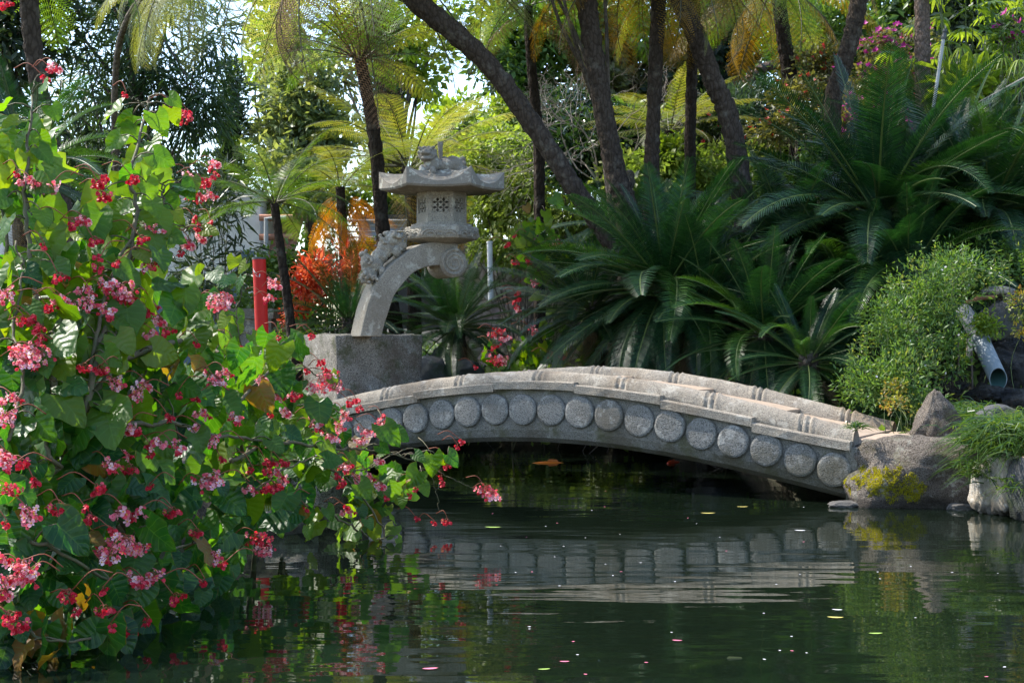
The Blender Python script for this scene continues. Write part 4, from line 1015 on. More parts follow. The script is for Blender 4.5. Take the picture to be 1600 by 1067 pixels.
    H.stem([D(400, 760, .2), D(480, 720), D(560, 735), D(640, 700), D(680, 722)], .008, .003, 4, .15, (.5, 1)); H.stem([D(430, 780, .3), D(490, 790), D(530, 810), D(575, 838)], .012, .007, 4, .15, (.6, 1)); H.stem([D(460, 720, .3), D(540, 745), D(600, 830), D(590, 842)], .010, .005, 4, .14, (.5, 1))
    H.stem([(600, 705, 11.6), (655, 716, 11.5), (680, 760, 11.5), (685, 800, 11.5)], .005, .002); H.stem([(660, 718, 11.6), (700, 745, 11.5), (745, 765, 11.45)], .004, .002); H.stem([(690, 728, 11.6), (705, 710, 11.6), (716, 695, 11.6)], .003, .002)
    fill(H, [(480, 740), (560, 720), (620, 730), (640, 760), (630, 800), (610, 840), (540, 850), (480, 840)], 62, .15, .9, (.4, 1), g)
    for p, sz, a, n_ in (((675, 728), .17, (0, -.2, -.9), (0, -.95, .25)), ((645, 750), .17, (-.4, -.2, -.6), (.2, -.8, .5)), ((708, 720), .13, (.5, -.1, -.6), (-.3, -.6, .6)), ((628, 680), .15, (.6, -.2, -.5), (-.3, -.8, .5)), ((665, 765), .12, (.3, -.2, -.8), (0, -.8, .5))):
        H.leaf(P(p[0], p[1], 11.4), sz, g.uniform(.15, .8), a, n_)
    for f in ((720, 692, 'bud', 11.55), (716, 700, 'bud', 11.55), (755, 772, 'bigred', 11.45), (762, 780, 'big', 11.4), (697, 728, 'red', 11.5), (690, 748, 'bud', 11.5), (694, 756, 'bud', 11.5), (652, 766, 'bud', 11.4), (650, 812, 'bud', 11.4), (680, 818, 'bud', 11.4), (698, 818, 'red', 11.4), (642, 776, 'bud', 11.4), (598, 725, 'mid', None), (545, 730, 'red', None), (536, 738, 'mid', None), (560, 752, 'mid', None), (578, 752, 'mid', None), (600, 765, 'mid', None), (602, 780, 'bud', None), (480, 797, 'bud', None), (540, 795, 'bud', None), (548, 805, 'mid', None), (532, 760, 'red', None), (525, 745, 'bud', None)): H.flower(f[0], f[1], f[2], f[3], flip=True)
    H.done()
    # 7 by the red post
    K = Begonia('begonia with rusty edged leaves and pink sprays in front of the red post', 360, 640, 12.4)
    DK = lambda px, py: (px, py, 12.0)
    K.stem([(330, 660, 12.3), (375, 570, 12.1), (372, 520, 12), (368, 470, 12)], .009, .004, 5, .17, (.5, 1)); K.stem([(330, 640, 12.4), (300, 500, 12.4), (285, 420, 12.4)], .008, .004, 7, .17, (.5, 1))
    for p, sz, t in (((362, 540), .22, .75), ((372, 500), .16, .7), ((362, 520), .16, .9), ((350, 440), .20, .35), ((372, 445), .15, .3), ((335, 430), .18, .3), ((378, 420), .11, 1), ((362, 412), .12, 1), ((300, 430), .16, .9), ((248, 430), .16, .9), ((270, 460), .2, .5), ((310, 500), .17, .7), ((330, 520), .16, .6)): K.leaf(P(p[0], p[1], 12.0 + g.uniform(-.1, .3)), sz, t)
    for f in ((350, 478, 'big'), (340, 485, 'mid'), (415, 472, 'red'), (425, 470, 'mid'), (438, 452, 'mid'), (424, 446, 'mid'), (366, 545, 'red'), (372, 555, 'red'), (345, 470, 'big')): K.flower(f[0], f[1], f[2], 11.9, flip=True)
    fill2 = [(300, 560), (440, 540), (440, 620), (300, 640)]
    for _ in range(40): px, py = g.uniform(300, 440), g.uniform(545, 640); K.leaf(P(px, py, 12.0 + g.random()), .16 * g.uniform(.7, 1.2), g.uniform(.3, 1))
    K.done()
    # 8, 9 beyond the bridge
    Q = Begonia('begonia beyond the bridge rail with red sprays beside the dark tree stump', 800, 600, 20.2)
    for _ in range(80): px, py = g.gauss(835, 35), g.uniform(535, 600); Q.leaf(P(px, py, 19.8 + g.random() * .8), .17 * g.uniform(.7, 1.2), g.uniform(.5, 1))
    Q.stem([(810, 600, 20), (790, 540, 19.9), (775, 520, 19.8)], .01, .004, 3); Q.stem([(850, 600, 20), (860, 540, 19.9), (880, 510, 19.8)], .01, .004, 3)
    for f in ((775, 525, 'bigred'), (785, 535, 'big'), (770, 545, 'red'), (785, 568, 'big'), (775, 570, 'bigred'), (742, 575, 'bud'), (860, 557, 'red'), (828, 520, 'mid'), (812, 490, 'mid'), (808, 470, 'red'), (806, 480, 'red'), (880, 560, 'red')): Q.flower(f[0], f[1], f[2], 19.7, sc=1.35)
    Q.done()
    T = Begonia('tall thin begonia with yellowing leaves between the lantern and the leaning trunk', 850, 520, 20.8)
    T.stem([(870, 520, 20.8), (850, 440, 20.8), (825, 390, 20.8), (806, 320, 20.8)], .012, .004, 10, .2, (.6, 1)); T.stem([(870, 480, 20.8), (868, 420, 20.8), (870, 395, 20.8)], .008, .004, 6, .18, (.5, 1))
    for _ in range(26): px, py = g.gauss(835, 22), g.gauss(385, 30); T.leaf(P(px, py, 20.5 + g.random() * .5), .18 * g.uniform(.7, 1.2), g.uniform(.5, 1))
    for f in ((868, 386, 'mid'), (876, 382, 'mid'), (806, 412, 'red'), (825, 408, 'bud'), (828, 412, 'red'), (803, 370, 'bud'), (792, 385, 'red'), (835, 445, 'mid'), (808, 460, 'red')): T.flower(f[0], f[1], f[2], 20.5, sc=1.3)
    T.done()
build_begonias()
# ------------------------------------------------------------------ cycads
cycad('largest cycad, with upright blue green fronds, above the right end of the bridge', P(1372, 330, 18.6), 2.35, 84, 1, .08, None, .2, -.75)
cycad('broad cycad leaning over the bridge with fronds sweeping left under the slanting trunk', P(1040, 445, 18.4), 2.0, 84, 2, .10, tuple(P(985, 575, 18.9)), .19, -.7)
cycad('low cycad with bright young fronds behind the middle of the far bridge rail', P(1195, 520, 17.2), 1.45, 54, 3, .22, None, .14, -.7)
cycad('small cycad low on the bank between the bridge rail and the daisy bush', P(1262, 560, 16.3), 1.1, 40, 4, .2, None, .12, -.6)
cycad('dark cycad filling the gap under the curve of the stone lantern arm', P(712, 505, 21.4), 1.3, 58, 5, .12, None, .14, -.5)
cycad('shaded cycad with long plain fronds behind the left side of the granite block', P(545, 500, 21.6), 1.5, 30, 6, .0, None, .14, -.4)
cycad('cycad behind the tall begonias at the left edge, fine tips showing', P(45, 265, 13.2), 1.25, 34, 7, .35, None, .14, -.6)
cycad('cycad half hidden behind the knobbly trunk and the statue', P(960, 345, 22.6), 1.2, 26, 8, .15, None, .14, -.3)
cycad('cycad at the far right under the ivy hedge, mostly in shade', P(1545, 330, 18.8), 2.0, 56, 9, .1, None, .16, -.6)
cycad('cycad in deep shade low behind the largest cycad', P(1330, 470, 18.0), 1.6, 56, 10, .1, None, .16, -.8)

cycad('upright cycad behind the pale palm trunk, right of the largest one', P(1482, 300, 19.6), 2.1, 60, 11, .05, None, .17, -.6)
cycad('cycad between the leaning one and the largest, its fronds crossing both', P(1235, 405, 19.2), 1.95, 64, 12, .1, None, .16, -.7)
cycad('cycad with drooping fronds just behind the crown of the bridge', P(1105, 480, 18.1), 1.5, 52, 13, .12, None, .14, -.7)
cycad('deeply shaded cycad behind the top of the daisy bush', P(1420, 425, 17.8), 1.7, 54, 14, .1, None, .15, -.7)
cycad('cycad with low fronds spreading left over the begonia beyond the bridge', P(925, 480, 19.2), 1.45, 46, 15, .05, (2.35, 19.7, .3), .14, -.5)
# ------------------------------------------------------------------ tree ferns and palm trunks
def up(px, py, Y): return tuple(P(px, py, Y))
def grd(px, Y): c = P(px, 500, Y); return (c.x, c.y, gz(c.x, c.y) - .1)
tree_fern('tall tree fern on the far left with a thick ringed trunk behind the begonias', [grd(105, 16.4), up(98, 330, 16.4), up(70, 180, 16.4), up(48, 40, 16.4), up(40, -120, 16.4)], [.16, .12, .105, .115, .12], 22, 2.3, 1, ('fern',), 'trunk', (1.0, -.3))
tree_fern('slender dark tree fern left of the lantern roof with its crown in view', [grd(640, 22.6), up(612, 470, 22.6), up(597, 340, 22.6), up(585, 220, 22.6), up(562, 92, 22.6)], [.14, .13, .12, .115, .10], 26, 1.8, 2, ('fern', 'fern', 'fernlime'), 'trunkdk', (1.3, .1), 0, 'ferndead', (0, 1, 1))
tree_fern('slanting tree fern trunk crossing the picture above the lantern', [up(1010, 455, 20.4), up(968, 392, 20.4), up(902, 300, 20.4), up(838, 205, 20.4), up(756, 95, 20.4), up(655, 5, 20.4), up(540, -95, 20.4)], [.17, .16, .15, .15, .155, .17, .16], 26, 3.0, 3, ('fern', 'fernpale', 'fernlime'), 'trunk', (.9, -.45), 5, 'ferndead')
tree_fern('thin upright tree fern trunk crossed by the slanting one', [grd(846, 23.5), up(843, 360, 23.5), up(840, 220, 23.5), up(830, 90, 23.5), up(826, 10, 23.5)], [.11, .10, .10, .085, .08], 9, 2.0, 4, ('fern',), 'trunkdk', (.9, -.5), 3)
tree_fern('tree fern with the thickest upright trunk and a knobbly split base beside the statue', [grd(985, 21.2), up(982, 375, 21.2), up(962, 270, 21.2), up(940, 150, 21.2), up(914, -10, 21.2), up(900, -130, 21.2)], [.26, .20, .17, .155, .17, .15], 36, 2.9, 5, ('fern', 'fern', 'fernlime'), 'trunk', (.8, -.2), 1, 'ferngold')
tree_fern('straight middle tree fern trunk in front of the golden fronds', [grd(1012, 22.0), up(1016, 320, 22.0), up(1022, 190, 22.0), up(1028, 0, 22.0), up(1030, -130, 22.0)], [.17, .14, .115, .125, .12], 30, 2.6, 6, ('fern', 'fernlime'), 'trunk', (.8, -.25), 2, 'ferngold')
tree_fern('thin dark tree fern trunk passing behind a thicker slanted one', [grd(1076, 22.8), up(1078, 300, 22.8), up(1081, 160, 22.8), up(1084, 20, 22.8), up(1086, -60, 22.8)], [.11, .10, .095, .10, .09], 11, 2.1, 7, ('ferngold', 'fernlime', 'fern'), 'trunkdk', (.8, -.6), 5, 'ferngold')
tree_fern('slanted tree fern trunk leaning right towards the largest cycad', [grd(1190, 21.6), up(1152, 240, 21.6), up(1112, 120, 21.6), up(1066, 10, 21.6), up(1030, -80, 21.6)], [.19, .17, .16, .165, .15], 14, 2.5, 8, ('fern', 'ferngold'), 'trunk', (.8, -.5), 3, 'ferngold')
tree_fern('curved trunk rising right of centre before the pink blossom shrub', [grd(1298, 22.6), up(1301, 190, 22.6), up(1318, 100, 22.6), up(1342, 0, 22.6), up(1352, -120, 22.6)], [.17, .15, .145, .15, .13], 10, 2.0, 9, ('fern',), 'trunk', (.9, -.4), 0)
tree_fern('pale straight palm trunk right of the pink blossom shrub', [grd(1452, 22.0), up(1446, 210, 22.0), up(1440, 100, 22.0), up(1441, -20, 22.0), up(1442, -150, 22.0)], [.17, .145, .13, .125, .12], 9, 1.9, 10, ('fern',), 'trunkpale', (.9, -.3), 0, cat='palm', name='palm_tree')
tree_fern('tree fern with olive gold fronds hanging at the top right of centre', [grd(1235, 25.5), up(1238, 200, 25.5), up(1225, 60, 25.5), up(1215, -30, 25.5)], [.16, .15, .14, .13], 13, 2.4, 11, ('ferngold', 'fernlime', 'fern'), 'trunkdk', (.6, -.6), 4, 'ferngold')
tree_fern('lime green tree fern spreading wide behind the lion on the lantern roof', [grd(648, 26.0), up(645, 335, 26.0), up(640, 262, 26.0)], [.14, .13, .15], 26, 2.25, 12, ('fernlime', 'fernlime', 'fernpale'), 'trunkdk', (1.1, -.05), 3, 'ferngold', (0, 1, 1))
tree_fern('small green tree fern with a thin dark curving trunk behind the red post', [grd(470, 20.6), up(452, 500, 20.6), up(440, 400, 20.6), up(430, 318, 20.6)], [.085, .075, .07, .065], 22, 1.3, 13, ('fern',), 'trunkdk', (1.2, -.2), 0, 'ferndead', (0, 1))
tree_fern('tree fern with a skirt of withered orange fronds above the red shrub', [grd(540, 23.0), up(538, 400, 23.0), up(532, 292, 23.0)], [.09, .08, .08], 14, 1.2, 14, ('fern', 'fernlime'), 'trunkdk', (.9, .0), 26, 'fernorange', (0, 1), None, (-1.35, -.2), (0, 1), .75)
tree_fern('pale tree fern with bright fronds hanging in at the top left', [grd(190, 23.0), up(188, 400, 23.0), up(178, 150, 21.5), up(205, 20, 20.5), up(300, -55, 20.0)], [.085, .06, .05, .05, .06], 17, 1.65, 15, ('fernpale', 'fernpale', 'fernlime'), 'branch', (.1, -1.0), 0, 'ferndead', (0, 1, 2), (2.2, 3.4))
tree_fern('yellow green tree fern low between the upright trunks', [grd(1045, 25.0), up(1047, 260, 25.0), up(1045, 205, 25.0)], [.1, .09, .09], 20, 1.5, 16, ('fernlime',), 'trunkdk', (1.0, -.1), 0, 'ferngold', (0, 1))

# ------------------------------------------------------------------ broadleaf materials
M['dkleaf'] = leaf_mat('dark_leaf', [(.010, .022, .012), (.018, .036, .014), (.032, .055, .02)], .3)
M['greyleaf'] = leaf_mat('grey_green_leaf', [(.07, .105, .04), (.12, .165, .07), (.20, .23, .11)], .4)
M['bamleaf'] = leaf_mat('bamboo_leaf', [(.018, .042, .018), (.03, .065, .024), (.055, .095, .03)], .35)
M['midleaf'] = leaf_mat('mid_leaf', [(.034, .072, .015), (.06, .12, .022), (.105, .165, .032)], .35)
M['limeleaf'] = leaf_mat('lime_leaf', [(.075, .13, .015), (.12, .19, .02), (.19, .26, .04)], .45)
M['yelleaf'] = leaf_mat('yellow_green_leaf', [(.10, .15, .022), (.18, .23, .045), (.30, .31, .10)], .45, .42, (1.8, 2.0, 1.0))
M['glossy'] = leaf_mat('glossy_leaf', [(.012, .035, .014), (.02, .05, .018), (.04, .08, .025)], .25, .2, None, .7)
M['blueleaf'] = leaf_mat('blue_green_leaf', [(.02, .05, .035), (.03, .065, .04), (.05, .09, .05)], .25)
M['redleaf'] = leaf_mat('red_leaf', [(.30, .015, .008), (.52, .045, .015), (.62, .16, .05), (.62, .30, .14)], .35, .35, (1.6, 1.2, 1.0), .6)
M['orangeleaf'] = leaf_mat('orange_yellow_leaf', [(.20, .08, .03), (.17, .14, .03), (.13, .16, .03), (.09, .14, .025)], .4)
M['olive'] = leaf_mat('olive_leaf', [(.06, .07, .025), (.10, .11, .04), (.15, .14, .06)], .35)
M['daisyleaf'] = leaf_mat('daisy_leaf', [(.026, .065, .016), (.055, .12, .024), (.09, .165, .04), (.16, .18, .055)], .38)
M['grassy'] = leaf_mat('grass_blade', [(.018, .05, .012), (.04, .09, .016), (.09, .14, .03)], .35, .3)
M['ivy'] = leaf_mat('ivy_leaf', [(.012, .034, .012), (.022, .05, .016), (.04, .075, .022)], .25, .4)
M['magenta'] = leaf_mat('magenta_petal', [(.42, .02, .22), (.55, .05, .32)], .4, .5, (1.2, 1, 1.1))
M['scarlet'] = leaf_mat('scarlet_petal', [(.55, .03, .03), (.60, .10, .06)], .3, .5, (1.2, 1, 1))
M['white'] = leaf_mat('white_petal', [(.72, .7, .68), (.8, .74, .76)], .3, .5, (1.05, 1, 1))
M['twig'] = plain_mat('bare_twig', (.30, .25, .21), .8)

# ------------------------------------------------------------------ trees behind
shrub('bamboo', 'tall dark bamboo with narrow leaves and sky showing through at the upper left', 'bamboo', [(215, 40, 27, 150, 120), (250, 150, 27, 120, 110), (150, 140, 28, 110, 140), (310, 170, 27, 70, 90), (180, -40, 28, 170, 90), (330, 60, 27.5, 55, 60)], 9000, .36, .11, 'bamleaf', 31, None, 'branch', 26, .03, None, .42, False, .05, 'foliage', .5, .35, None, 330, (.10, (190, -40, 27)))
shrub('broadleaf_tree', 'dense dark tree at the far left edge behind the ringed trunk', 'tree', [(20, 60, 26, 90, 120), (-20, 200, 26, 90, 130), (90, 300, 26.5, 90, 90), (40, -40, 26, 120, 80)], 6500, .26, .3, 'dkleaf', 32, None, 'branch', 14, .03, None, .45, False, .05, 'foliage', .3, .4, None, 170, (.13, (10, 60, 26)))
shrub('oleander', 'oleander with long narrow leaves in front of the white building', 'oleander', [(330, 330, 22, 60, 55), (300, 420, 22, 50, 60), (375, 385, 22, 28, 22), (345, 290, 23, 45, 40), (355, 430, 22, 45, 25)], 1300, .26, .15, 'dkleaf', 33, None, 'branch', 16, .014, None, .28, False, .08, 'foliage', .2, .4, None, 75)
shrub('cypress_tree', 'narrow dark cypress standing up against the sky left of the slender tree fern', 'cypress', [(362, 130, 32, 15, 50), (362, 200, 32, 22, 60), (364, 280, 32, 26, 70)], 5200, .16, .3, 'ivy', 34, None, 'branch', 4, .02, None, .24, False, .05, 'foliage', -.7, .5, None, 200, (.09, (362, 130, 32)))
shrub('cypress_tree', 'dark pointed cypress directly behind the slender tree fern trunk', 'cypress', [(596, 120, 34, 14, 50), (598, 180, 34, 22, 60), (600, 240, 34, 26, 60)], 4500, .17, .3, 'ivy', 35, None, 'branch', 4, .02, None, .26, False, .05, 'foliage', -.7, .5, None, 180, (.09, (597, 110, 34)))
shrub('evergreen_tree', 'rounded grey green evergreen tree left of the lantern', 'tree', [(470, 150, 32, 65, 60), (500, 215, 32, 75, 60), (440, 215, 32, 55, 55), (520, 120, 32, 40, 50), (460, 280, 31, 70, 50)], 9500, .20, .42, 'greyleaf', 36, None, 'branch', 18, .03, None, .36, False, .05, 'foliage', .2, .55, None, 260, (.14, (480, 180, 32)))
shrub('spring_tree', 'airy tree with fresh lime leaves on dark forked limbs behind the fern crown', 'tree', [(620, 70, 36, 75, 60), (580, 30, 36, 70, 50), (660, 120, 36, 50, 45), (540, 60, 36, 45, 45), (690, 60, 36, 50, 50)], 2300, .24, .6, 'limeleaf', 37, None, 'branch', 30, .03, None, .45, False, .08, 'foliage', .2, .4, None, 85, (.17, (625, 120, 36)))
shrub('spring_tree', 'airy lime leaved tree against the sky at the top between bamboo and fern', 'tree', [(430, 40, 37, 50, 50), (400, 110, 37, 28, 50), (455, 90, 37, 40, 40), (450, -20, 37, 70, 40)], 1700, .24, .6, 'limeleaf', 38, None, 'branch', 20, .03, None, .4, False, .08, 'foliage', .2, .4, None, 70, (.14, (440, 80, 37)))
shrub('hanging_shrub', 'yellow green shrub trailing down over the stone wall right of the lantern', 'shrub', [(800, 300, 26.5, 55, 60), (850, 340, 26, 60, 70), (770, 340, 26.8, 35, 60), (900, 360, 26, 50, 55), (800, 390, 26.2, 60, 26), (870, 400, 26, 50, 30), (760, 260, 27, 45, 45), (820, 250, 27.4, 60, 40)], 12500, .13, .5, 'yelleaf', 39, None, 'branch', 16, .02, None, .26, False, .1, 'foliage', .9, .5, None, 330)
shrub('leafy_shrub', 'lime green bushes on the slope behind the lantern roof', 'shrub', [(760, 230, 30, 60, 40), (800, 190, 32, 50, 45), (720, 290, 29, 50, 40)], 4200, .15, .5, 'limeleaf', 391, None, 'branch', 10, .02, None, .3, False, .1, 'foliage', .3, .5, None, 140)
shrub('glossy_shrub', 'dark glossy shrub glinting white between the slanting and thickest trunks', 'shrub', [(905, 240, 25.5, 55, 60), (880, 190, 26.5, 45, 50), (940, 210, 26.5, 50, 50), (1000, 215, 26, 40, 45)], 6500, .14, .5, 'glossy', 40, None, 'branch', 14, .02, None, .26, False, .15, 'foliage', .2, .5, None, 210, None, .9)
shrub('vine_hedge', 'pale yellow green vine bank behind the thin upright trunks', 'hedge', [(1060, 285, 24.6, 90, 45), (1140, 275, 25, 70, 45), (990, 290, 24.6, 50, 40), (1180, 240, 26, 60, 40)], 8500, .13, .65, 'yelleaf', 41, None, 'branch', 14, .02, None, .26, False, .1, 'foliage', .3, .5, None, 260)
shrub('round_shrub', 'bright yellow lime bush between the two thin trunks', 'shrub', [(1045, 238, 24.4, 32, 20)], 1000, .13, .5, 'limeleaf', 42, None, 'branch', 8, .015, None, .2, False, .1)
shrub('red_flowered_shrub', 'dark shrub with scattered red flowers left of the slanted trunk', 'shrub', [(1115, 215, 25.5, 45, 35), (1090, 185, 26, 40, 30)], 2600, .13, .4, 'dkleaf', 43, None, 'branch', 10, .02, [('scarlet', 26, .05, 'flowers')], .25)
shrub('azalea', 'yellowish azalea with coral flowers left of the curved trunk', 'azalea', [(1245, 165, 24.6, 40, 40), (1215, 200, 24, 45, 28), (1270, 110, 25.6, 45, 45)], 3200, .11, .5, 'olive', 44, None, 'branch', 12, .02, [('scarlet', 70, .055, 'flowers')], .24)
shrub('blossom_shrub', 'tall twiggy shrub with magenta blossoms between the curved trunk and the pale palm', 'blossom shrub', [(1375, 140, 24, 70, 60), (1400, 75, 24.5, 60, 50), (1340, 190, 23.8, 50, 40), (1420, 190, 23.8, 45, 40)], 4200, .10, .5, 'olive', 45, None, 'branch', 30, .018, [('magenta', 170, .07, 'blossoms'), ('scarlet', 60, .04, 'red_blossoms')], .26)
shrub('conifer', 'soft light green conifer above the coral azalea', 'conifer', [(1290, 50, 29, 60, 70), (1340, 80, 29, 50, 70), (1260, 20, 30, 50, 50)], 7500, .17, .25, 'midleaf', 46, None, 'branch', 14, .03, None, .32, False, .05, 'foliage', -.2, .5, None, 210, (.15, (1300, 20, 29)))
shrub('conifer', 'low blue green conifer behind the slanted trunk', 'conifer', [(1160, 175, 26, 50, 30), (1190, 160, 26.5, 40, 26)], 3600, .15, .2, 'blueleaf', 47, None, 'branch', 8, .02, None, .26, False, .05, 'foliage', -.3)
def big_tree(label, ells, n, mat, seed, trunk, leaf=.24, name='broadleaf_tree'): shrub(name, label, 'tree', ells, n, leaf, .45, mat, seed, None, 'branch', 16, .04, None, .5, False, .08, 'foliage', .2, .5, None, n // 45, trunk)
big_tree('dark background tree at the top behind the slanting trunk', [(790, 60, 33, 90, 80), (850, 130, 33, 80, 70), (880, 30, 33, 80, 70)], 6000, 'midleaf', 51, (.2, (830, 60, 33)))
big_tree('background tree with olive leaves above the golden fronds', [(960, 60, 34, 90, 80), (1010, 130, 34, 90, 70), (930, 150, 33, 60, 60)], 6000, 'olive', 52, (.2, (970, 60, 34)))
big_tree('shadowy background tree behind the two crossing trunks', [(1110, 70, 34, 90, 90), (1170, 20, 34, 80, 80), (1080, 150, 33, 80, 60)], 6500, 'dkleaf', 53, (.2, (1120, 60, 34)))
big_tree('background tree with grey limbs at the top right of centre', [(1200, 60, 38, 90, 60), (1260, 130, 38, 80, 60)], 3200, 'midleaf', 54, (.22, (1230, 20, 38)))
big_tree('tall background tree behind the pink blossom shrub', [(1400, 40, 32, 110, 90), (1350, 130, 32, 90, 80), (1470, 120, 32, 90, 90)], 7500, 'midleaf', 55, (.22, (1400, 40, 32)))
big_tree('tall background tree behind the fan palms in the upper right corner', [(1560, 60, 30, 110, 110), (1600, 160, 29, 100, 90), (1510, 0, 31, 100, 80)], 7500, 'dkleaf', 56, (.22, (1560, 40, 30)))
big_tree('low tree on the slope behind the glossy shrub', [(900, 250, 31, 90, 60), (1000, 230, 31, 100, 60)], 4500, 'midleaf', 57, (.15, (940, 240, 31)), .2)
big_tree('green tree far behind the lantern finial', [(720, 190, 40, 60, 40), (790, 220, 40, 70, 50), (680, 240, 40, 60, 40)], 4200, 'limeleaf', 58, (.15, (730, 200, 40)), .25)
shrub('bank_plants', 'bright lime plants trailing over the far bank seen under the bridge arch', 'plants', [(800, 650, 20.5, 90, 22), (880, 645, 20.5, 70, 22), (720, 650, 20.6, 60, 22), (960, 660, 19.9, 60, 18)], 3400, .11, .6, 'yelleaf', 72, None, 'branch', 6, .012, None, .2, False, .1)
shrub('bank_plants', 'dark green plants on the far bank under the right part of the arch', 'plants', [(1060, 650, 18.6, 70, 25), (1150, 650, 17.2, 60, 30), (1230, 660, 16.0, 50, 25)], 2600, .11, .5, 'midleaf', 73, None, 'branch', 6, .012, None, .2, False, .1)
shrub('leafy_shrub', 'pale leafy shrub behind the left fronds of the largest cycad', 'shrub', [(1215, 310, 22.4, 50, 50), (1270, 270, 22.8, 45, 45), (1170, 330, 22.2, 40, 40), (1330, 270, 23, 40, 40)], 3600, .12, .55, 'midleaf', 74, None, 'branch', 6, .012, None, .24, False, .1)
shrub('leafy_shrub', 'mid green shrubs behind the metal railing on the terrace', 'shrub', [(560, 318, 33, 60, 36), (500, 330, 33, 50, 36), (620, 330, 33, 45, 36)], 3600, .16, .5, 'midleaf', 75, None, 'branch', 6, .012, None, .3, False, .1)
shrub('broadleaf_tree', 'unseen leafy crown added above the view to shade the cycads', 'tree', [(770, -190, 20.7, 190, 34), (900, -230, 20.4, 120, 30)], 2600, .26, .45, 'midleaf', 76, (P(988, 500, 22.0).x, 22.0), 'branch', 16, .03, None, .5, False, .08, 'foliage', .2, .5, None, 80, (.10, (896, -150, 22.0)))  # extra tree out of view, added only to cast shade on the cycads
shrub('evergreen_tree', 'dark evergreen low behind the bamboo stems, closing the view left of the white building', 'tree', [(140, 240, 31, 80, 60), (230, 255, 31, 70, 45), (60, 260, 31, 70, 60), (300, 265, 32, 40, 30)], 5200, .2, .4, 'ivy', 77, None, 'branch', 10, .02, None, .36, False, .05, 'foliage', .2, .5, None, 160, (.12, (150, 240, 31)))
# bare twiggy shrub
def twig_shrub():
    g = np.random.default_rng(77); c = P(935, 230, 24.8); t = thing('bare_shrub', 'leafless pale twiggy shrub behind the thickest trunk', 'shrub', (c.x, c.y, c.z - .6)); mb = MB()
    def grow(p, d, l, r, n):
        q = p + d * l; mid = (p + q) / 2 + g.normal(0, l * .08, 3); tube(mb, smooth_path([p, mid, q], 5), np.linspace(r, r * .7, 5), 5)
        if n == 0: return
        for _ in range(g.integers(2, 4)): grow(q, unit(d + g.normal(0, .5, 3) + np.array([0, 0, .05])), l * g.uniform(.6, .85), r * .66, n - 1)
    for _ in range(7): grow(np.zeros(3), unit(np.array([g.normal(0, .7), g.normal(0, .4), 1.0])), .75, .016, 5)
    mb.build('twigs', ['twig'], t)
twig_shrub()
# fan palms and papyrus
def fan_palm(label, px, py, Y, n, rad, seed, hang=.7, mat='limeleaf', segs=13, w=.028, cat='palm', name='fan_palm'):
    g = np.random.default_rng(seed); c = P(px, py, Y); z0 = gz(c.x, c.y); t = thing(name, label, cat, (c.x, c.y, z0)); h = c.z - z0; sb = MB()
    for i in range(n):
        a = g.uniform(0, 6.28); rr = rad * g.uniform(.3, 1.5); top = np.array([math.cos(a) * rr, math.sin(a) * rr, h + g.uniform(-.8, .7) * rad]); b = np.array([g.normal(0, .12), g.normal(0, .12), 0])
        tube(sb, smooth_path([b, (b + top) / 2 + np.array([0, 0, .2]), top], 8), np.linspace(.016, .007, 8), 5)
        out = unit(np.array([math.cos(a), math.sin(a), .25])); sd = unit(np.cross(out, [0, 0, 1.0])); up_ = np.cross(sd, out); mb = MB()
        for k in range(segs):
            th = -1.9 + 3.8 * k / (segs - 1); d = out * math.cos(th) + sd * math.sin(th) + up_ * .2; L_ = .42 * rad * g.uniform(.85, 1.1); pts = [top + d * L_ * u + np.array([0, 0, -hang * L_ * u * u]) for u in (0, .35, .7, 1)]; s2 = unit(np.cross(d, up_)); V = []
            for p, ww in zip(pts, (.3, 1, .9, .08)): V += [p - s2 * w * ww, p + s2 * w * ww]
            mb.add(np.array(V), np.array([(0, 1, 3, 2), (2, 3, 5, 4), (4, 5, 7, 6)]), 0, g.uniform(0, 1))
        mb.build('frond', [mat], t)
    sb.build('stems', ['rachis'], t)
fan_palm('fan palm with bright drooping fingers at the top right beside the pale palm trunk', 1500, 40, 22.6, 16, .75, 1)
fan_palm('fan palm with spiky bright leaves in the top right corner', 1572, 25, 22.2, 18, .8, 2)
fan_palm('papyrus with long hanging green threads below the corner fan palm', 1555, 110, 21.6, 18, .55, 3, 1.6, 'limeleaf', 11, .012, 'papyrus', 'papyrus')
fan_palm('papyrus tuft behind the grey pole', 1500, 105, 22.8, 10, .5, 4, 1.4, 'midleaf', 11, .012, 'papyrus', 'papyrus')
shrub('ginger_plant', 'bright broad leaved plant at the foot of the grey pole', 'plant', [(1490, 140, 21.6, 28, 24), (1525, 135, 21.6, 35, 18)], 260, .34, .32, 'limeleaf', 61, None, 'branch', 8, .012, None, .3, True, .2, 'foliage', .1)
shrub('red_flowered_shrub', 'sparse shrub with a few crimson flowers at the top right edge', 'shrub', [(1580, 55, 21.4, 30, 25)], 320, .12, .4, 'midleaf', 62, None, 'branch', 7, .012, [('magenta', 9, .09, 'flowers')], .2)
shrub('ivy_hedge', 'dark ivy covered bank under the handrail on the right edge', 'hedge', [(1560, 220, 20.4, 90, 50), (1610, 270, 19.8, 70, 70), (1490, 215, 20.8, 60, 30), (1590, 330, 19.6, 60, 60), (1540, 290, 20.2, 80, 60), (1600, 400, 19, 70, 50)], 9500, .11, .7, 'ivy', 63, None, 'branch', 8, .015, None, .26, False, .1, 'foliage', .3, .5, None, 300)
shrub('creeper', 'green leafy creeper covering the ground above the waterfall rocks', 'creeper', [(1570, 405, 17.4, 70, 30), (1530, 440, 17.2, 40, 22)], 2400, .075, .5, 'daisyleaf', 64, None, 'branch', 8, .01, None, .16, False, .1)
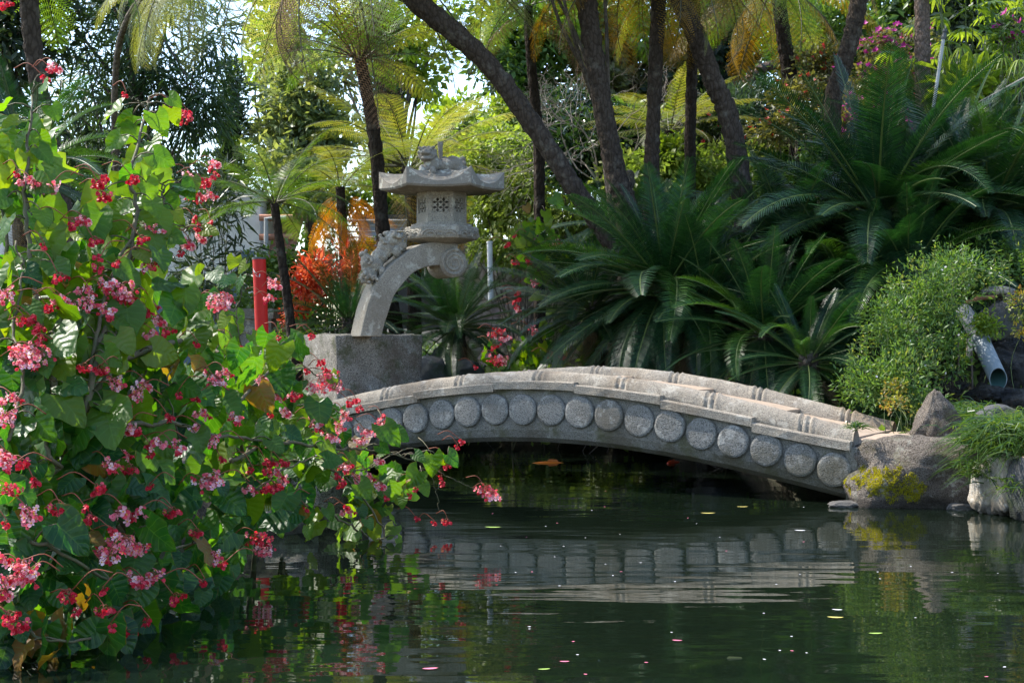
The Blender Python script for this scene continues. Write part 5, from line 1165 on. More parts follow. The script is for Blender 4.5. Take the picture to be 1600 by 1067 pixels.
shrub('ivy_hedge', 'dark green ivy hedge behind the red post', 'hedge', [(410, 440, 25, 45, 45), (470, 420, 25, 50, 40), (440, 480, 24.6, 60, 40), (400, 500, 24, 50, 30), (340, 470, 23.6, 40, 20), (580, 400, 25, 35, 22)], 6000, .11, .65, 'midleaf', 65, None, 'branch', 6, .015, None, .24, False, .1)
shrub('red_shrub', 'brilliant red leaved shrub left of the lantern arm', 'red shrub', [(505, 425, 22.4, 50, 25), (478, 445, 22.4, 38, 42), (545, 412, 22.6, 40, 16), (468, 490, 22.2, 20, 35), (515, 450, 22.3, 30, 25), (555, 430, 22.6, 30, 12)], 2100, .11, .36, 'redleaf', 66, None, 'branch', 14, .014, None, .2, True, .15, 'foliage', .0, .5)
shrub('leafy_shrub', 'mixed green shrub under the red one beside the granite block', 'shrub', [(480, 525, 21.6, 40, 30), (450, 550, 21, 40, 30), (530, 480, 22.6, 40, 30)], 1500, .12, .5, 'midleaf', 67, None, 'branch', 8, .012, [('scarlet', 12, .05, 'flowers')], .2)
# daisy bush by the waterfall
def daisy_bush():
    o = shrub('daisy_bush', 'fresh green daisy bush left of the waterfall pipe with a few white flowers', 'daisy bush', [(1400, 520, 15.6, 70, 70), (1450, 460, 15.9, 70, 55), (1360, 600, 15.2, 50, 45), (1480, 540, 15.7, 40, 60), (1410, 590, 15.2, 60, 45), (1500, 420, 16.2, 50, 35), (1440, 620, 15.0, 40, 20)], 11500, .062, .3, 'daisyleaf', 68, None, 'rachis', 26, .006, [('white', 26, .016, 'daisies', 9)], .15, False, .1, 'foliage', -.2, .45, None, 420)
    g = np.random.default_rng(4); L_ = MB(); S_ = MB(); off = np.array(o.location)
    for i in range(34):
        px, py = [(1430, 400), (1465, 380), (1530, 375), (1500, 395), (1560, 400), (1330, 560), (1350, 520), (1380, 470), (1400, 430), (1320, 600), (1580, 390), (1340, 540)][i % 12]
        px += g.normal(0, 14); py += g.normal(0, 12); tip = np.array(P(px, py, 15.5 + g.normal(0, .2))) - off; b = tip + np.array([g.normal(.12, .12), .1, -.45]); W = smooth_path([b, (b + tip) / 2 + g.normal(0, .02, 3), tip], 14); tube(S_, W, np.linspace(.005, .002, 14), 4)
        for j in range(4, 14):
            for _ in range(3):
                d = unit(np.array([g.normal(), g.normal(), .4 + g.normal(0, .3)])); V, Q, k = leaf_quads(W[j][None], d[None], unit(g.normal(size=(1, 3)) + np.array([[0, 0, 1]])), np.array([.055]), np.array([.016])); L_.add(V, Q, 0, g.random())
    S_.build('shoots', ['rachis'], o); L_.build('shoot_leaves', ['daisyleaf'], o)
daisy_bush()
shrub('yellow_plant', 'small orange and yellow leaved plant beside the triangular rock', 'plant', [(1395, 635, 14.6, 28, 14), (1405, 610, 14.8, 16, 16), (1425, 645, 14.4, 16, 8)], 400, .038, .6, 'orangeleaf', 69, None, 'rachis', 8, .005, None, .09, True, .1)
shrub('yellow_fern', 'yellow leaved plant on the dark rocks at the right edge', 'plant', [(1592, 478, 15.6, 16, 16), (1598, 515, 15.6, 10, 12)], 260, .05, .5, 'orangeleaf', 70, None, 'rachis', 1, .005, None, .1, True, .1)
shrub('lime_plant', 'small lime plant growing between the pipe and the grey boulder', 'plant', [(1540, 508, 16.0, 15, 22), (1508, 540, 16.2, 10, 20)], 420, .06, .5, 'limeleaf', 71, None, 'rachis', 1, .005, None, .1, True, .1)

# ------------------------------------------------------------------ grass
def grass(label, spots, n, ln, seed, lean=(-.3, -.5)):
    n = int(n * .75); ln *= 1.2
    g = np.random.default_rng(seed); c = np.mean([np.array(P(*s[:3])) for s in spots], 0); t = thing('grass_clump', label, 'grass clump', tuple(c), 0, 'clumps of long grass on the right bank'); mb = MB(); V = []; Tn = []
    for i in range(n):
        s = spots[i % len(spots)]; p = np.array(P(*s[:3])) - c + g.normal(0, 1, 3) * np.array([s[3], s[3], s[3] * .35]); d = unit(np.array([g.normal(lean[0], .7), g.normal(lean[1], .5), .9])); l = ln * g.uniform(.6, 1.3); s2 = unit(np.cross(d, [g.normal(), g.normal(), .2])); w = .0055; tn = g.random()
        for u, ww in ((0, .8), (.33, 1), (.66, .8), (1, .1)):
            q = p + d * l * u + np.array([d[0] * .3, d[1] * .3, -.75]) * l * u * u; V += [q - s2 * w * ww, q + s2 * w * ww]; Tn += [tn] * 2
    b = np.arange(n)[:, None] * 8; Q = np.concatenate([b + np.array([[k, k + 1, k + 3, k + 2]]) for k in (0, 2, 4)]); mb.add(np.array(V), Q, 0, np.array(Tn)); mb.build('blades', ['grassy'], t)
grass('long grass hanging over the pale wet rocks at the right edge', [(1555, 672, 12.9, .12), (1580, 676, 12.7, .14), (1540, 692, 12.8, .09), (1600, 695, 12.6, .13), (1565, 702, 12.7, .11)], 1700, .30, 1)
grass('grass tuft between the triangular rock and the waterfall', [(1495, 648, 14.6, .12), (1525, 645, 14.7, .12), (1465, 640, 15.0, .12), (1510, 655, 14.4, .1)], 1000, .20, 2, (-.1, -.3))
grass('grass growing at the right edge above the dark boulder', [(1606, 660, 13.4, .14), (1620, 668, 13.0, .14), (1592, 664, 13.2, .1)], 600, .24, 3)
grass('grass fringe under the overhang beside the mossy rock', [(1520, 730, 12.9, .07), (1535, 745, 12.85, .06), (1595, 760, 12.4, .08)], 320, .25, 4, (-.1, -.6))
grass('tiny green weed in the crack at the bridge end', [(1338, 668, 13.5, .03)], 90, .13, 5, (.1, -.1))

# ------------------------------------------------------------------ rocks
rk = rock('mossy_rock', 'large brown rock with lichen and yellow moss beside the bridge end', 1446, 750, 13.6, .70, .42, .385, 'rock', 3, -.1, .85, .18)
def moss_patch():
    g = np.random.default_rng(6); me = rk.data; vs = [(v.co.copy(), v.normal.copy()) for v in me.vertices]; mb = MB(); mx = rk.matrix_world if False else Matrix.Translation(rk.location) @ Matrix.Rotation(-.1, 4, 'Z')
    sel = []
    for co, no in vs:
        w = mx @ co; px = 800 + w.x / w.y * F_PX; py = HZ - (w.z - EYE) / w.y * F_PX
        d = ((px - 1385) / 58 - .15 * (py - 757) / 24) ** 2 + ((py - 757) / 24) ** 2; 
        if no.y < -.05 and d < 1.0 + 1.2 * noise.noise(co * 10) and noise.noise(co * 26 + Vector((3, 1, 7))) > -.28: sel.append((co, no))
    for co, no in sel:
        for _ in range(70):
            p = np.array(co) + g.normal(0, .014, 3) + np.array(no) * .001; p = p - np.array(no) * float(np.dot(p - np.array(co), np.array(no)) - .001); d = unit(np.array(no) + g.normal(0, .9, 3)); V, Q, k = leaf_quads(p[None], d[None], unit(g.normal(size=(1, 3))), np.array([.010 * g.uniform(.6, 1.4)]), np.array([.011])); mb.add(V, Q, 0, g.random())
    if mb.n: mb.build('moss', ['moss'], rk)
moss_patch()
rock('wedge_rock', 'narrow stone wedged in the crack between bridge end and mossy rock', 1356, 712, 13.75, .07, .16, .15, 'rockgrey', 12, .2, .4, .12, sub=4)
rock('triangular_rock', 'triangular brown boulder standing behind the end of the far rail', 1462, 654, 14.1, .36, .28, .27, 'rock', 8, .3, .3, .16, peak=.8)
rock('dark_rock', 'dark rounded boulder behind the right hand grass', 1556, 652, 13.9, .22, .2, .12, 'rockdark', 15, .4, .2, .2, sub=4)
rock('pale_rock', 'pale wet upright rock with a smooth cut face at the right edge', 1572, 745, 12.75, .14, .2, .34, 'rockpale', 17, .3, .5, .18)
rock('pale_rock', 'ochre stained rock standing in the water between mossy rock and pale rock', 1538, 765, 12.9, .12, .16, .24, 'rockpale', 18, .1, .3, .2)
rock('dark_rock', 'dark rock at the right edge just above the water', 1604, 765, 12.4, .16, .2, .3, 'rockdark', 19, .1, .4, .2)
rock('grey_boulder', 'grey boulder with lichen behind the upper end of the pipe', 1558, 505, 16.7, .26, .3, .26, 'rockdark', 21, .2, .2, .15)
rock('flat_stone', 'flat grey stone on top of the waterfall rocks', 1560, 456, 16.9, .17, .2, .07, 'rockgrey', 22, .2, .2, .15, sub=4)
rock('flat_stone', 'dark flat stone at the right end of the waterfall top', 1592, 470, 16.7, .2, .2, .10, 'rockdark', 23, .2, .3, .15, sub=4)
rock('wet_rock', 'black wet rock behind the open end of the pipe', 1580, 590, 16.4, .34, .4, .34, 'wet', 24, .2, .3, .2)
rock('wet_rock', 'shining black wet rock under the open end of the pipe', 1545, 615, 15.7, .24, .25, .12, 'wet', 25, .5, .2, .22)
rock('wet_rock', 'small black wet rock between the two thin rods', 1490, 605, 15.9, .14, .2, .14, 'wet', 26, .1, .2, .25, sub=4)
rock('wet_rock', 'wet black rock face above the pipe mouth under the yellow plant', 1570, 545, 16.7, .3, .3, .2, 'wet', 27, .1, .4, .22)
rock('wet_rock', 'wet black rock low at the right edge under the waterfall', 1600, 628, 15.4, .26, .25, .14, 'wet', 28, .4, .3, .22, sub=4)
rock('shore_rock', 'pale rock at the foot of the mossy rock by the water', 1500, 793, 13.2, .16, .12, .05, 'rockgrey', 29, .4, .2, .2, sub=4)
rock('shore_rock', 'flat wet stone in the water at the foot of the bridge end', 1325, 788, 13.4, .2, .1, .035, 'rockgrey', 30, .4, .2, .2, sub=4)
rock('bank_rock', 'pale grey bank stone at the water under the left end of the bridge', 508, 798, 12.1, .30, .34, .46, 'block', 31, .45, .7, .1)
rock('bank_rock', 'low bank stone beside the pale grey one in the begonia shade', 455, 820, 11.7, .22, .25, .26, 'rockgrey', 32, .1, .5, .12)
for i, (px, py, Y, a, b_, c_, lab) in enumerate([(672, 590, 20.6, .26, .3, .3, 'mossy boulder just right of the granite block'), (722, 580, 20.8, .26, .3, .16, 'low rounded boulder behind the rail right of the granite block'), (690, 575, 21.3, .2, .2, .3, 'brown boulder between granite block and dark cycad'), (895, 640, 21.2, .5, .3, .3, 'far bank boulder under the middle of the arch'), (1010, 650, 20.2, .5, .4, .5, 'far bank boulder under the leaning cycad'), (1150, 660, 17.6, .6, .5, .5, 'dark boulder behind the bridge under the low cycad'), (620, 660, 19.9, .5, .4, .3, 'shaded boulder at the water behind the bridge left of the arch'), (560, 650, 18.9, .5, .4, .35, 'boulder in front of the granite block hidden by the rail')]):
    rock('bank_rock', lab, px, py, Y, a, b_, c_, 'rockdark', 60 + i, i * .7, .25, .18, sub=4)
# stump
def stump():
    c = P(948, 566, 19.4); t = thing('tree_stump', 'dark burnt looking stump behind the crown of the bridge', 'stump', (c.x, c.y, c.z - .2)); mb = MB(); tube(mb, [(0, 0, -.4), (0, 0, .0), (-.01, 0, .2), (-.02, 0, .36)], [.17, .15, .13, .12], 18, 0, .5, True, .08); mb.build('trunk', ['trunkdk'], t)
stump()
# ------------------------------------------------------------------ waterfall pipe
def pipe():
    M['pvc'] = plain_mat('grey_pipe', (.21, .24, .265), .42, .2, 6, .05, 0, (.12, .155, .175)); M['pvc'].node_tree.nodes['Principled BSDF'].inputs['Specular IOR Level'].default_value = .25; M['peel'] = stone_mat('peeling_pipe', (.26, .27, .28), (.02, .02, .02), .95, (.4, .4, .4), .3, (.05, .045, .04), .9, 2.2, .3); M['pipein'] = plain_mat('pipe_inside', (.03, .07, .065), .4)
    a, b_, c_ = np.array(P(1505, 485, 16.5)), np.array(P(1532, 532, 16.1)), np.array(P(1562, 597, 15.55)); t = thing('water_pipe', 'grey waterfall pipe with a peeling upper half sticking out of the rocks', 'pipe', tuple(b_)); r = .096
    m = MB(); W = smooth_path([a - b_, (a - b_) * .5, np.zeros(3)], 14); tube(m, W, r * .92 * (1 + .03 * np.sin(np.arange(14))), 22, 0, .5, True, .02); m.build('upper_pipe', ['peel'], t, smooth=True)
    d = unit(c_ - b_); m = MB(); tube(m, [-d * .02, d * .06], r * 1.08, 22); m.build('collar', ['pvc'], t)
    # open lower pipe: outer and inner skins, mouth cut slanting
    ax = d; n = 32; s1 = unit(np.cross(ax, [0, 0, 1.0])); s2 = np.cross(s1, ax); L_ = np.linalg.norm(c_ - b_); V = []
    for (rr, u, cut) in ((1, .05, 0), (1, 1, 1), (.92, 1, 1), (.92, .1, 0)):
        for k in range(n):
            an = 2 * math.pi * k / n; o = s1 * math.cos(an) + s2 * math.sin(an); e = u * L_ + cut * (-math.sin(an) * .07 - .05); V.append(ax * e + o * r * rr)
    m = MB(); m.add(V[:3 * n], [(i * n + j, i * n + (j + 1) % n, (i + 1) * n + (j + 1) % n, (i + 1) * n + j) for i in range(2) for j in range(n)], 0)
    m.add(V[2 * n:], [(j, (j + 1) % n, n + (j + 1) % n, n + j) for j in range(n)] + [tuple(range(n, 2 * n))], 1); m.build('lower_pipe', ['pvc', 'pipein'], t, smooth=False)
    w = np.array(P(1515, 545, 15.95)) - b_; m = MB(); box(m, w[0] - .028, w[0] + .022, w[1] - .03, w[1] + .03, w[2] - .10, w[2] + .11); M['board'] = plain_mat('weathered_board', (.45, .38, .3), .8); m.build('wooden_bracket', ['board'], t)
    M['rod'] = plain_mat('rusty_rod', (.10, .075, .06), .8)
    for px, y0, y1, lab in ((1497, 520, 606, 'thin dark metal rod left of the pipe bracket'), (1518, 548, 615, 'thin dark metal rod under the pipe bracket')):
        p0, p1 = np.array(P(px, y0, 15.9)), np.array(P(px + 2, y1, 15.85)); m = MB(); tube(m, [p0 - p1, (p0 - p1) * .5, np.zeros(3) - np.array([0, 0, .2])], .011, 8); o = m.build('metal_rod', ['rod']); o.location = tuple(p1); tag(o, lab, 'rod')
    # fallen stick over the pipe
    m = MB(); p = np.array(P(1510, 473, 16.4)); q = np.array(P(1555, 464, 16.3)); tube(m, [np.zeros(3), (q - p) * .5 + np.array([0, 0, .02]), q - p], [.022, .028, .02], 8); M['stick'] = plain_mat('dry_stick', (.22, .10, .05), .8); o = m.build('dry_stick', ['stick']); o.location = tuple(p); tag(o, 'reddish brown dry stick lying across the top of the pipe', 'stick')
pipe()
# ------------------------------------------------------------------ red post, pole, white post, rail, walls, building, statue
def misc():
    m, nt, b = new_mat('red_paint'); v = coords(nt); c = mixc(nt, ramp(nt, noise_t(nt, v, 7, 5, .6), [(.3, (0, 0, 0)), (.75, (1, 1, 1))]), (.34, .006, .004), (.44, .014, .008)); c = mixc(nt, ramp(nt, noise_t(nt, coords(nt, (1, 1, .8)), 9, 3, .6), [(.70, (0, 0, 0)), (.715, (1, 1, 1))]), c, (.5, .48, .45)); nt.links.new(c, b.inputs['Base Color']); b.inputs['Roughness'].default_value = .55; b.inputs['Specular IOR Level'].default_value = .25; M['red'] = m
    Y = 18.2; c = P(410, 560, Y); t = thing('red_post', 'round red painted post behind the begonias with chipped paint near its top', 'post', (c.x, c.y, gz(c.x, c.y) - .1)); h0 = P(410, 404, Y).z - t.location.z
    mb = MB(); tube(mb, [(-.0, 0, 0), (.0, 0, h0 * .5), (-.04, 0, h0 - .01)], .082, 28); mb.build('shaft', ['red'], t, smooth=False)
    M['darkmetal'] = plain_mat('dark_metal', (.05, .055, .055), .5); mb = MB(); tube(mb, [(-.04, 0, h0 - .01), (-.04, 0, h0 + .012)], .087, 28); mb.build('cap', ['darkmetal'], t)
    mb = MB(); w = P(403, 425, Y) - t.location; Vp = []
    for (x, z) in ((-.05, .05), (-.01, -.01), (.05, -.03), (.045, -.07), (-.0, -.055), (-.04, .0)):
        a = (w.x + x + .03) / .0845; a = max(-.95, min(.95, a)); Vp.append((-.036 + a * .0845, -math.sqrt(1 - a * a) * .0855, w.z + z))
    mb.add(Vp, [tuple(range(6))]); M['chip'] = plain_mat('bare_patch', (.5, .48, .46), .7); mb.build('paint_chip', ['chip'], t)
    # pole with dark handle
    M['pole'] = plain_mat('grey_pole', (.33, .34, .33), .5); p0 = np.array(P(1459, 165, 21.2)); p1 = np.array(P(1474, 62, 21.2)); p2 = np.array(P(1477, 46, 21.2)); t = thing('garden_pole', 'slim grey pole with a dark top leaning beside the pale palm trunk', 'pole', tuple(p0 - np.array([0, 0, .5])))
    of = np.array(t.location); mb = MB(); tube(mb, [p0 - of - np.array([.07, 0, .5]), p0 - of, p1 - of], .026, 12); mb.build('shaft', ['pole'], t); mb = MB(); tube(mb, smooth_path([p1 - of, (p1 + p2) / 2 - of, p2 - of], 6), [.034, .036, .030, .026, .034, .03], 12); mb.build('handle', ['darkmetal'], t)
    # white post
    M['whitepost'] = plain_mat('white_paint', (.72, .73, .75), .5); c0 = P(767, 470, 24); c1 = P(765, 380, 24); mb = MB(); tube(mb, [(0, 0, 0), tuple(c1 - c0)], .045, 14); t = thing('white_post', 'slim white post in front of the stone wall right of the lantern scroll', 'post', c0); mb.build('shaft', ['whitepost'], t); mb = MB(); tube(mb, [tuple(c1 - c0), tuple(c1 - c0 + Vector((0, 0, .03)))], .052, 14); mb.build('cap', ['whitepost'], t)
    # handrail on the right
    a, b_ = np.array(P(1602, 122, 19.6)), np.array(P(1395, 235, 21.2)); t = thing('handrail', 'dark metal handrail slanting down over the ivy bank at the right', 'handrail', tuple(b_)); mb = MB(); tube(mb, [np.zeros(3), (a - b_) * .5, (a - b_) * 1.15], .024, 10); mb.build('rail', ['darkmetal'], t)
    for u in (.05, .4, .75):
        q = (a - b_) * u; mb = MB(); tube(mb, [q, q - np.array([0, 0, 1.0])], .018, 8); mb.build('post', ['darkmetal'], t)
    # stone wall behind the lantern
    m, nt, b = new_mat('rubble_wall'); v = coords(nt, (1, 1, 1.3)); e = voro(nt, v, 4.2, 'DISTANCE_TO_EDGE', 0); cc = voro(nt, v, 4.2, 'F1', 1); c = mixc(nt, .35, (.40, .32, .26), cc, 'MIX'); c = mixc(nt, .75, c, (.42, .34, .275)); c = mixc(nt, ramp(nt, e, [(.02, (1, 1, 1)), (.08, (0, 0, 0))]), c, (.2, .16, .13)); c = mixc(nt, ramp(nt, noise_t(nt, v, 9, 5, .7), [(.4, (0, 0, 0)), (.7, (.6,) * 3)]), c, (.2, .15, .11)); nt.links.new(c, b.inputs['Base Color']); b.inputs['Roughness'].default_value = .95; bump(nt, b, e, .9, .1); M['rubble'] = m
    p0, p1 = P(690, 372, 27.6), P(905, 470, 27.6); mb = MB(); bm_w, bm_d, bm_h = p1.x - p0.x, .5, p0.z - p1.z + 1.2; nx_, nz_ = 50, 26; V = []
    for iz in range(nz_ + 1):
        for ix in range(nx_ + 1):
            x = ix / nx_ * bm_w; z = -1.2 + iz / nz_ * bm_h; V.append((x, noise.fractal(Vector((x * 3, z * 3, 2)), 1, 2, 4) * .07, z + (noise.noise(Vector((x * 2, 0, 5))) * .08 if iz == nz_ else 0)))
    F = [(i * (nx_ + 1) + j, i * (nx_ + 1) + j + 1, (i + 1) * (nx_ + 1) + j + 1, (i + 1) * (nx_ + 1) + j) for i in range(nz_) for j in range(nx_)]; n0 = len(V); V += [(v_[0], bm_d, v_[2]) for v_ in V]; F += [(a_ + n0, d_ + n0, c2 + n0, b2 + n0) for a_, b2, c2, d_ in F]
    tl = nz_ * (nx_ + 1); F += [(tl + j, tl + j + 1, n0 + tl + j + 1, n0 + tl + j) for j in range(nx_)]; mb.add(V, F); o = mb.build('stone_wall', ['rubble']); o.location = (p0.x, 27.6, p1.z); tag(o, 'rough brown rubble stone wall behind the lantern scroll', 'stone wall')
    # low stone ledge and ground strip behind the begonias
    p0 = P(335, 482, 22.6); mb = MB(); box(mb, 0, m_px(92, 22.6), 0, .6, -m_px(16, 22.6), 0); box(mb, .1, m_px(88, 22.6), .05, .55, -1.2, -m_px(16, 22.6) - .002); o = mb.build('stone_ledge', ['rockgrey']); o.location = p0; tag(o, 'low grey stone ledge behind the red post', 'ledge')
    # building
    M['plaster'] = stone_mat('white_plaster', (.82, .79, .76), (.55, .5, .45), .25, (.75, .73, .7), .3, (.45, .36, .28), .35, .6, .1); M['bluebase'] = plain_mat('blue_grey_base', (.10, .15, .20), .7); M['terra'] = plain_mat('terracotta', (.48, .22, .14), .8, .4, 6, .3); M['gutter'] = plain_mat('grey_gutter', (.4, .4, .4), .5)
    Yb = 30.0; q = P(260, 460, Yb); t = thing('white_building', 'white plastered building with a dark blue base and tiled lean-to behind the bamboo', 'building', (q.x, q.y, q.z)); W_ = m_px(145, Yb); zt = P(0, 296, Yb).z - q.z; zb_ = P(0, 392, Yb).z - q.z
    mb = MB(); box(mb, -4, W_, 0, 5, -1.5, zt); mb.build('wall', ['plaster'], t); x0 = m_px(108, Yb); mb = MB(); box(mb, -4, W_ - .35, -.02, .1, -1.5, zb_ - .7); box(mb, x0, W_ - .09, -.03, .1, zb_ - .7, zb_); mb.build('base_band', ['bluebase'], t); mb = MB(); box(mb, W_ - .08, W_ + .03, -.05, .2, -1.5, zt); mb.build('corner_strip', ['plaster'], t)
    mb = MB()
    for i in range(16):
        for j in range(2):
            x = W_ + .1 + j * .28; z0 = P(0, 420, Yb).z - q.z + i * .075 * 1.0; y = -.1 + i * .12; V = []
            for yy, zz in ((y, z0), (y + .16, z0 + .1)):
                for k in range(7): a = math.pi * k / 6; V.append((x + .14 - math.cos(a) * .14, yy, zz + math.sin(a) * .08))
            mb.add(V, [(k, k + 1, 8 + k, 7 + k) for k in range(6)])
    mb.build('roof', ['terra'], t); mb = MB()
    for py in (342, 372):
        z = P(0, py, Yb).z - q.z; tube(mb, [(W_ + .05, -.25, z), (W_ + .72, -.25, z)], .07, 10)
    mb.build('ridge_tiles', ['terra'], t); z = P(0, 405, Yb).z - q.z; zz = P(0, 344, Yb).z - q.z; mb = MB(); tube(mb, [(W_ + .2, -.35, z), (W_ + .2, -.35, zz), (W_ + .6, -.35, zz + .02)], .05, 10); mb.build('drainpipe', ['gutter'], t)
    # metal railing
    Yr = 28.0; a = P(535, 398, Yr); t = thing('metal_railing', 'thin grey metal railing on a terrace left of the slender tree fern', 'railing', a); M['railm'] = plain_mat('grey_rail', (.36, .34, .32), .5); L_ = m_px(130, Yr)
    mb = MB()
    for py in (345, 353, 362, 371, 380): tube(mb, [(0, 0, P(0, py, Yr).z - a.z), (L_, 0, P(0, py, Yr).z - a.z)], .016 if py > 345 else .026, 8)
    mb.build('bars', ['railm'], t)
    for i in range(5): mb = MB(); tube(mb, [(i * L_ / 4, 0, -.4), (i * L_ / 4, 0, P(0, 345, Yr).z - a.z)], .024, 8); mb.build('post', ['railm'], t)
    p = P(530, 385, 28.6); mb = MB(); box(mb, 0, m_px(180, 28.6), 0, .4, -1.6, .0); o = mb.build('terrace_wall', ['rockdark']); o.location = p; tag(o, 'low dark terrace wall under the metal railing', 'wall')
    p = P(540, 370, 31.5); mb = MB(); box(mb, m_px(20, 31.5), m_px(100, 31.5), 0, 3, -1.5, m_px(26, 31.5)); t = thing('pale_shed', 'pale blue grey shed glimpsed through the metal railing', 'shed', p); M['shed'] = plain_mat('pale_blue_wall', (.34, .37, .44), .7); mb.build('wall', ['shed'], t); mb = MB(); box(mb, m_px(20, 31.5) - .1, m_px(100, 31.5) + .1, -.2, 3.1, m_px(26, 31.5) + .002, m_px(26, 31.5) + .1); mb.build('roof', ['rockdark'], t)
    # statue
    Ys = 22.9; c = P(984, 330, Ys); t = thing('stone_statue', 'weathered stone figure standing half behind the thickest trunk', 'statue', (c.x, c.y, c.z)); s = m_px(1, Ys)
    sculpt('figure', [(0, 0, 45 * s, 9 * s, 9 * s, 11 * s), (-1 * s, 0, 56 * s, 9.5 * s, 9 * s, 9 * s), (0, 0, 34 * s, 6 * s, 6 * s, 7 * s), (0, 0, 18 * s, 19 * s, 11 * s, 13 * s), (0, 0, -10 * s, 20 * s, 13 * s, 26 * s), (0, 0, -50 * s, 21 * s, 15 * s, 40 * s), (-18 * s, 0, 5 * s, 6 * s, 7 * s, 18 * s), (18 * s, 0, 5 * s, 6 * s, 7 * s, 18 * s), (-8 * s, -9 * s, -12 * s, 11 * s, 6 * s, 5 * s), (8 * s, -9 * s, -12 * s, 11 * s, 6 * s, 5 * s), (0, -9 * s, 45 * s, 2 * s, 2 * s, 3 * s)], .018, 'rock', t, .008, 2, 3)
    # bare leaning pale branches of the far tree
    for lab, pts, rr in (('pale bare branch slanting across a sky gap at the upper right', [P(1120, 215, 37), P(1175, 120, 37), P(1230, 95, 37)], .16), ('thick grey trunk standing behind the olive gold fern', [P(1240, 240, 35), P(1238, 120, 35), P(1245, -20, 35)], .22)):
        t = thing('far_tree', lab, 'tree', pts[0]); mb = MB(); W = smooth_path([np.array(p - pts[0]) for p in pts], 14); tube(mb, W, np.linspace(rr, rr * .7, 14), 12, 0, .5, True, .04); mb.build('trunk', ['trunkpale'], t, smooth=True)
misc()
# ------------------------------------------------------------------ koi and floating things
def koi(label, px, py, ln, az, mat, z=.0, Y=None):
    Y = Y or 3450 / (py - HZ); c = P(px, py, Y); mb = MB(); k = 14; u = np.linspace(0, 1, k); pts = np.stack([(u - .5) * ln, .03 * ln * np.sin(u * 5), 0 * u], -1); r_ = ln * .115 * np.sin(math.pi * np.clip(u * .9 + .07, 0, 1)) ** .7 * (1 - .35 * u) + .004; tube(mb, pts, r_, 12); t = thing('koi_carp', label, 'koi carp', (c.x, c.y, z), az); mb.build('body', [mat], t, smooth=True)
    mb = MB(); e = ln * .5; mb.add([(e - .01, 0, 0), (e + .12 * ln, .0, .07 * ln), (e + .09 * ln, .01, 0), (e + .12 * ln, 0, -.07 * ln)], [(0, 1, 2), (0, 2, 3)]); mb.build('tail_fin', [mat], t); mb = MB(); mb.add([(-.1 * ln, 0, .10 * ln), (.15 * ln, 0, .08 * ln), (.1 * ln, 0, .14 * ln), (-.05 * ln, 0, .15 * ln)], [(0, 1, 2, 3)]); mb.build('back_fin', [mat], t)
M['koiO'] = plain_mat('orange_scales', (.75, .20, .02), .3); M['koiR'] = plain_mat('red_scales', (.72, .07, .015), .3); M['koiD'] = plain_mat('olive_scales', (.16, .15, .04), .35)
koi('long orange koi just under the surface below the bridge arch', 862, 723, .62, .15, 'koiO', -.045)
koi('red orange koi breaking the surface under the right half of the bridge', 1052, 723, .30, 1.0, 'koiR', .0)
koi('olive koi lying faintly under the surface at the bottom of the picture', 1145, 1028, .40, .05, 'koiD', -.05)
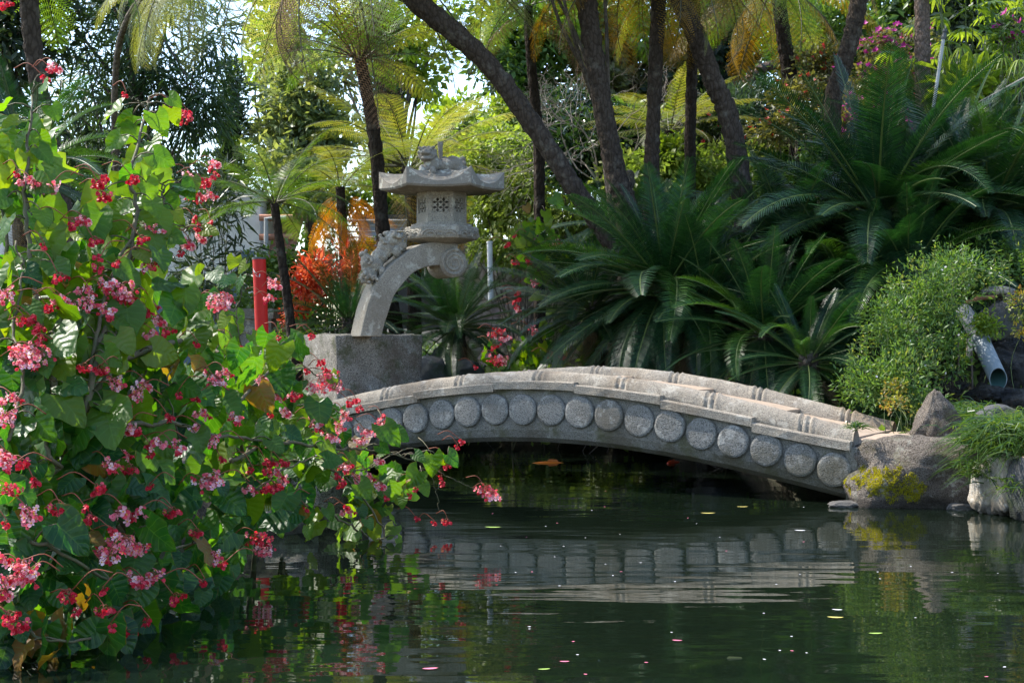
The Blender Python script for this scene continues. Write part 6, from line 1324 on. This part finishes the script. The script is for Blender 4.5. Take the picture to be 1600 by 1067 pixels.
def floaters():
    g = random.Random(9); gl = 'petals and leaves floating on the pond'
    M['fl_white'] = plain_mat('floating_white', (.72, .70, .72), .6); M['fl_pink'] = plain_mat('floating_pink', (.72, .18, .27), .6); M['fl_yel'] = plain_mat('floating_yellow_leaf', (.50, .42, .10), .6); M['fl_grn'] = plain_mat('floating_green_leaf', (.25, .38, .06), .6)
    def me(mat, l, w):
        mb = MB(); V = [(0, 0, .004)]; 
        for k in range(10): a = 6.283 * k / 10; V.append((math.cos(a) * l * (1 - .2 * abs(math.sin(a))), math.sin(a) * w, .004 + .004 * (math.cos(2 * a) * .5 + .5) * (l / .1)))
        mb.add(V, [(0, 1 + k, 1 + (k + 1) % 10) for k in range(10)]); return mb.mesh('floating_petal', [mat])
    tiny = [me('fl_white', .010, .006), me('fl_white', .007, .005), me('fl_white', .008, .006), me('fl_pink', .010, .006)]
    for px, py, kind, l, lab in ((1106, 802, 'fl_yel', .085, 'yellow leaf floating in the shadow under the right half of the bridge'), (770, 824, 'fl_grn', .09, 'green leaf floating right of the hanging begonia spray'), (1305, 965, 'fl_yel', .06, 'pale yellow leaf floating in the open dark water at right'), (850, 1046, 'fl_grn', .04, 'small yellow green leaf floating at the bottom edge'), (1058, 1001, 'fl_pink', .035, 'bright pink petal floating in the lower middle of the pond'), (882, 1034, 'fl_pink', .032, 'pink petal floating just above the small yellow green leaf'), (672, 1045, 'fl_pink', .05, 'long pink petal floating at the bottom beside the sky reflection'), (1250, 829, 'fl_white', .06, 'white blossom floating below the discs at the right bridge end'), (1160, 792, 'fl_yel', .07, 'tan leaf floating close under the bridge arch'), (1368, 990, 'fl_grn', .05, 'dull green leaf floating in the lower right water'), (1308, 953, 'fl_white', .04, 'pale lilac blossom floating just above the pale yellow leaf')):
        Y = 3450 / (py - HZ); c = P(px, py, Y); o = link('floating_leaf' if kind in ('fl_yel', 'fl_grn') else 'floating_petal', me(kind, l * .75, l * .3)); o.location = (c.x, c.y, 0); o.rotation_euler = (0, 0, g.uniform(-.3, .3)); tag(o, lab, 'leaf' if kind in ('fl_yel', 'fl_grn') else 'petal', gl)
    for i in range(70):
        px, py = g.uniform(760, 1590), g.uniform(735, 1060) if g.random() < .6 else g.uniform(735, 900); Y = 3450 / (py - HZ); c = P(px, py, Y)
        if pond_sd(np.array([c.x]), np.array([c.y]))[0] > -.15: continue
        o = link('floating_petal', g.choice(tiny)); o.location = (c.x, c.y, 0); o.rotation_euler = (0, 0, g.uniform(0, 6)); tag(o, 'tiny pale petal speck floating on the dark pond', 'petal', 'tiny petals scattered on the pond')
floaters()
# ------------------------------------------------------------------ ground cover on the slopes and banks
def ground_cover():
    g = np.random.default_rng(5); n = 52000; y = 14 + 26 * g.random(n) ** 1.3; x = g.uniform(-.42, .42, n) * y * 1.05; d = pond_sd(x, y); near = (d > .25); z = ground_z(x, y)
    keep = near & ~((x > 2.6) & (x < 6.5) & (y < 14.6) & (z < .75)); x, y, z = x[keep], y[keep], z[keep]; n = len(x); pos = np.stack([x, y, z + .02 + .12 * g.random(n)], -1); ax = unit(g.normal(size=(n, 3)) * np.array([1, 1, .5]) + np.array([0, -.2, .3])); nr = unit(g.normal(0, .5, (n, 3)) + np.array([0, -.3, 1])); ln = g.uniform(.08, .18, n); V, Q, k = leaf_quads(pos, ax, nr, ln, ln * .5, .1); t = np.array([noise.noise(Vector((a * .5, b * .5, 0))) * .5 + .5 for a, b in zip(x, y)]); mb = MB(); mb.add(V, Q, 0, np.repeat(np.clip(t + g.normal(0, .2, n), 0, 1), k)); tag(mb.build('ground_cover', ['midleaf']), 'low green leafy ground cover on the banks and slope', None, None, 'stuff')
ground_cover()
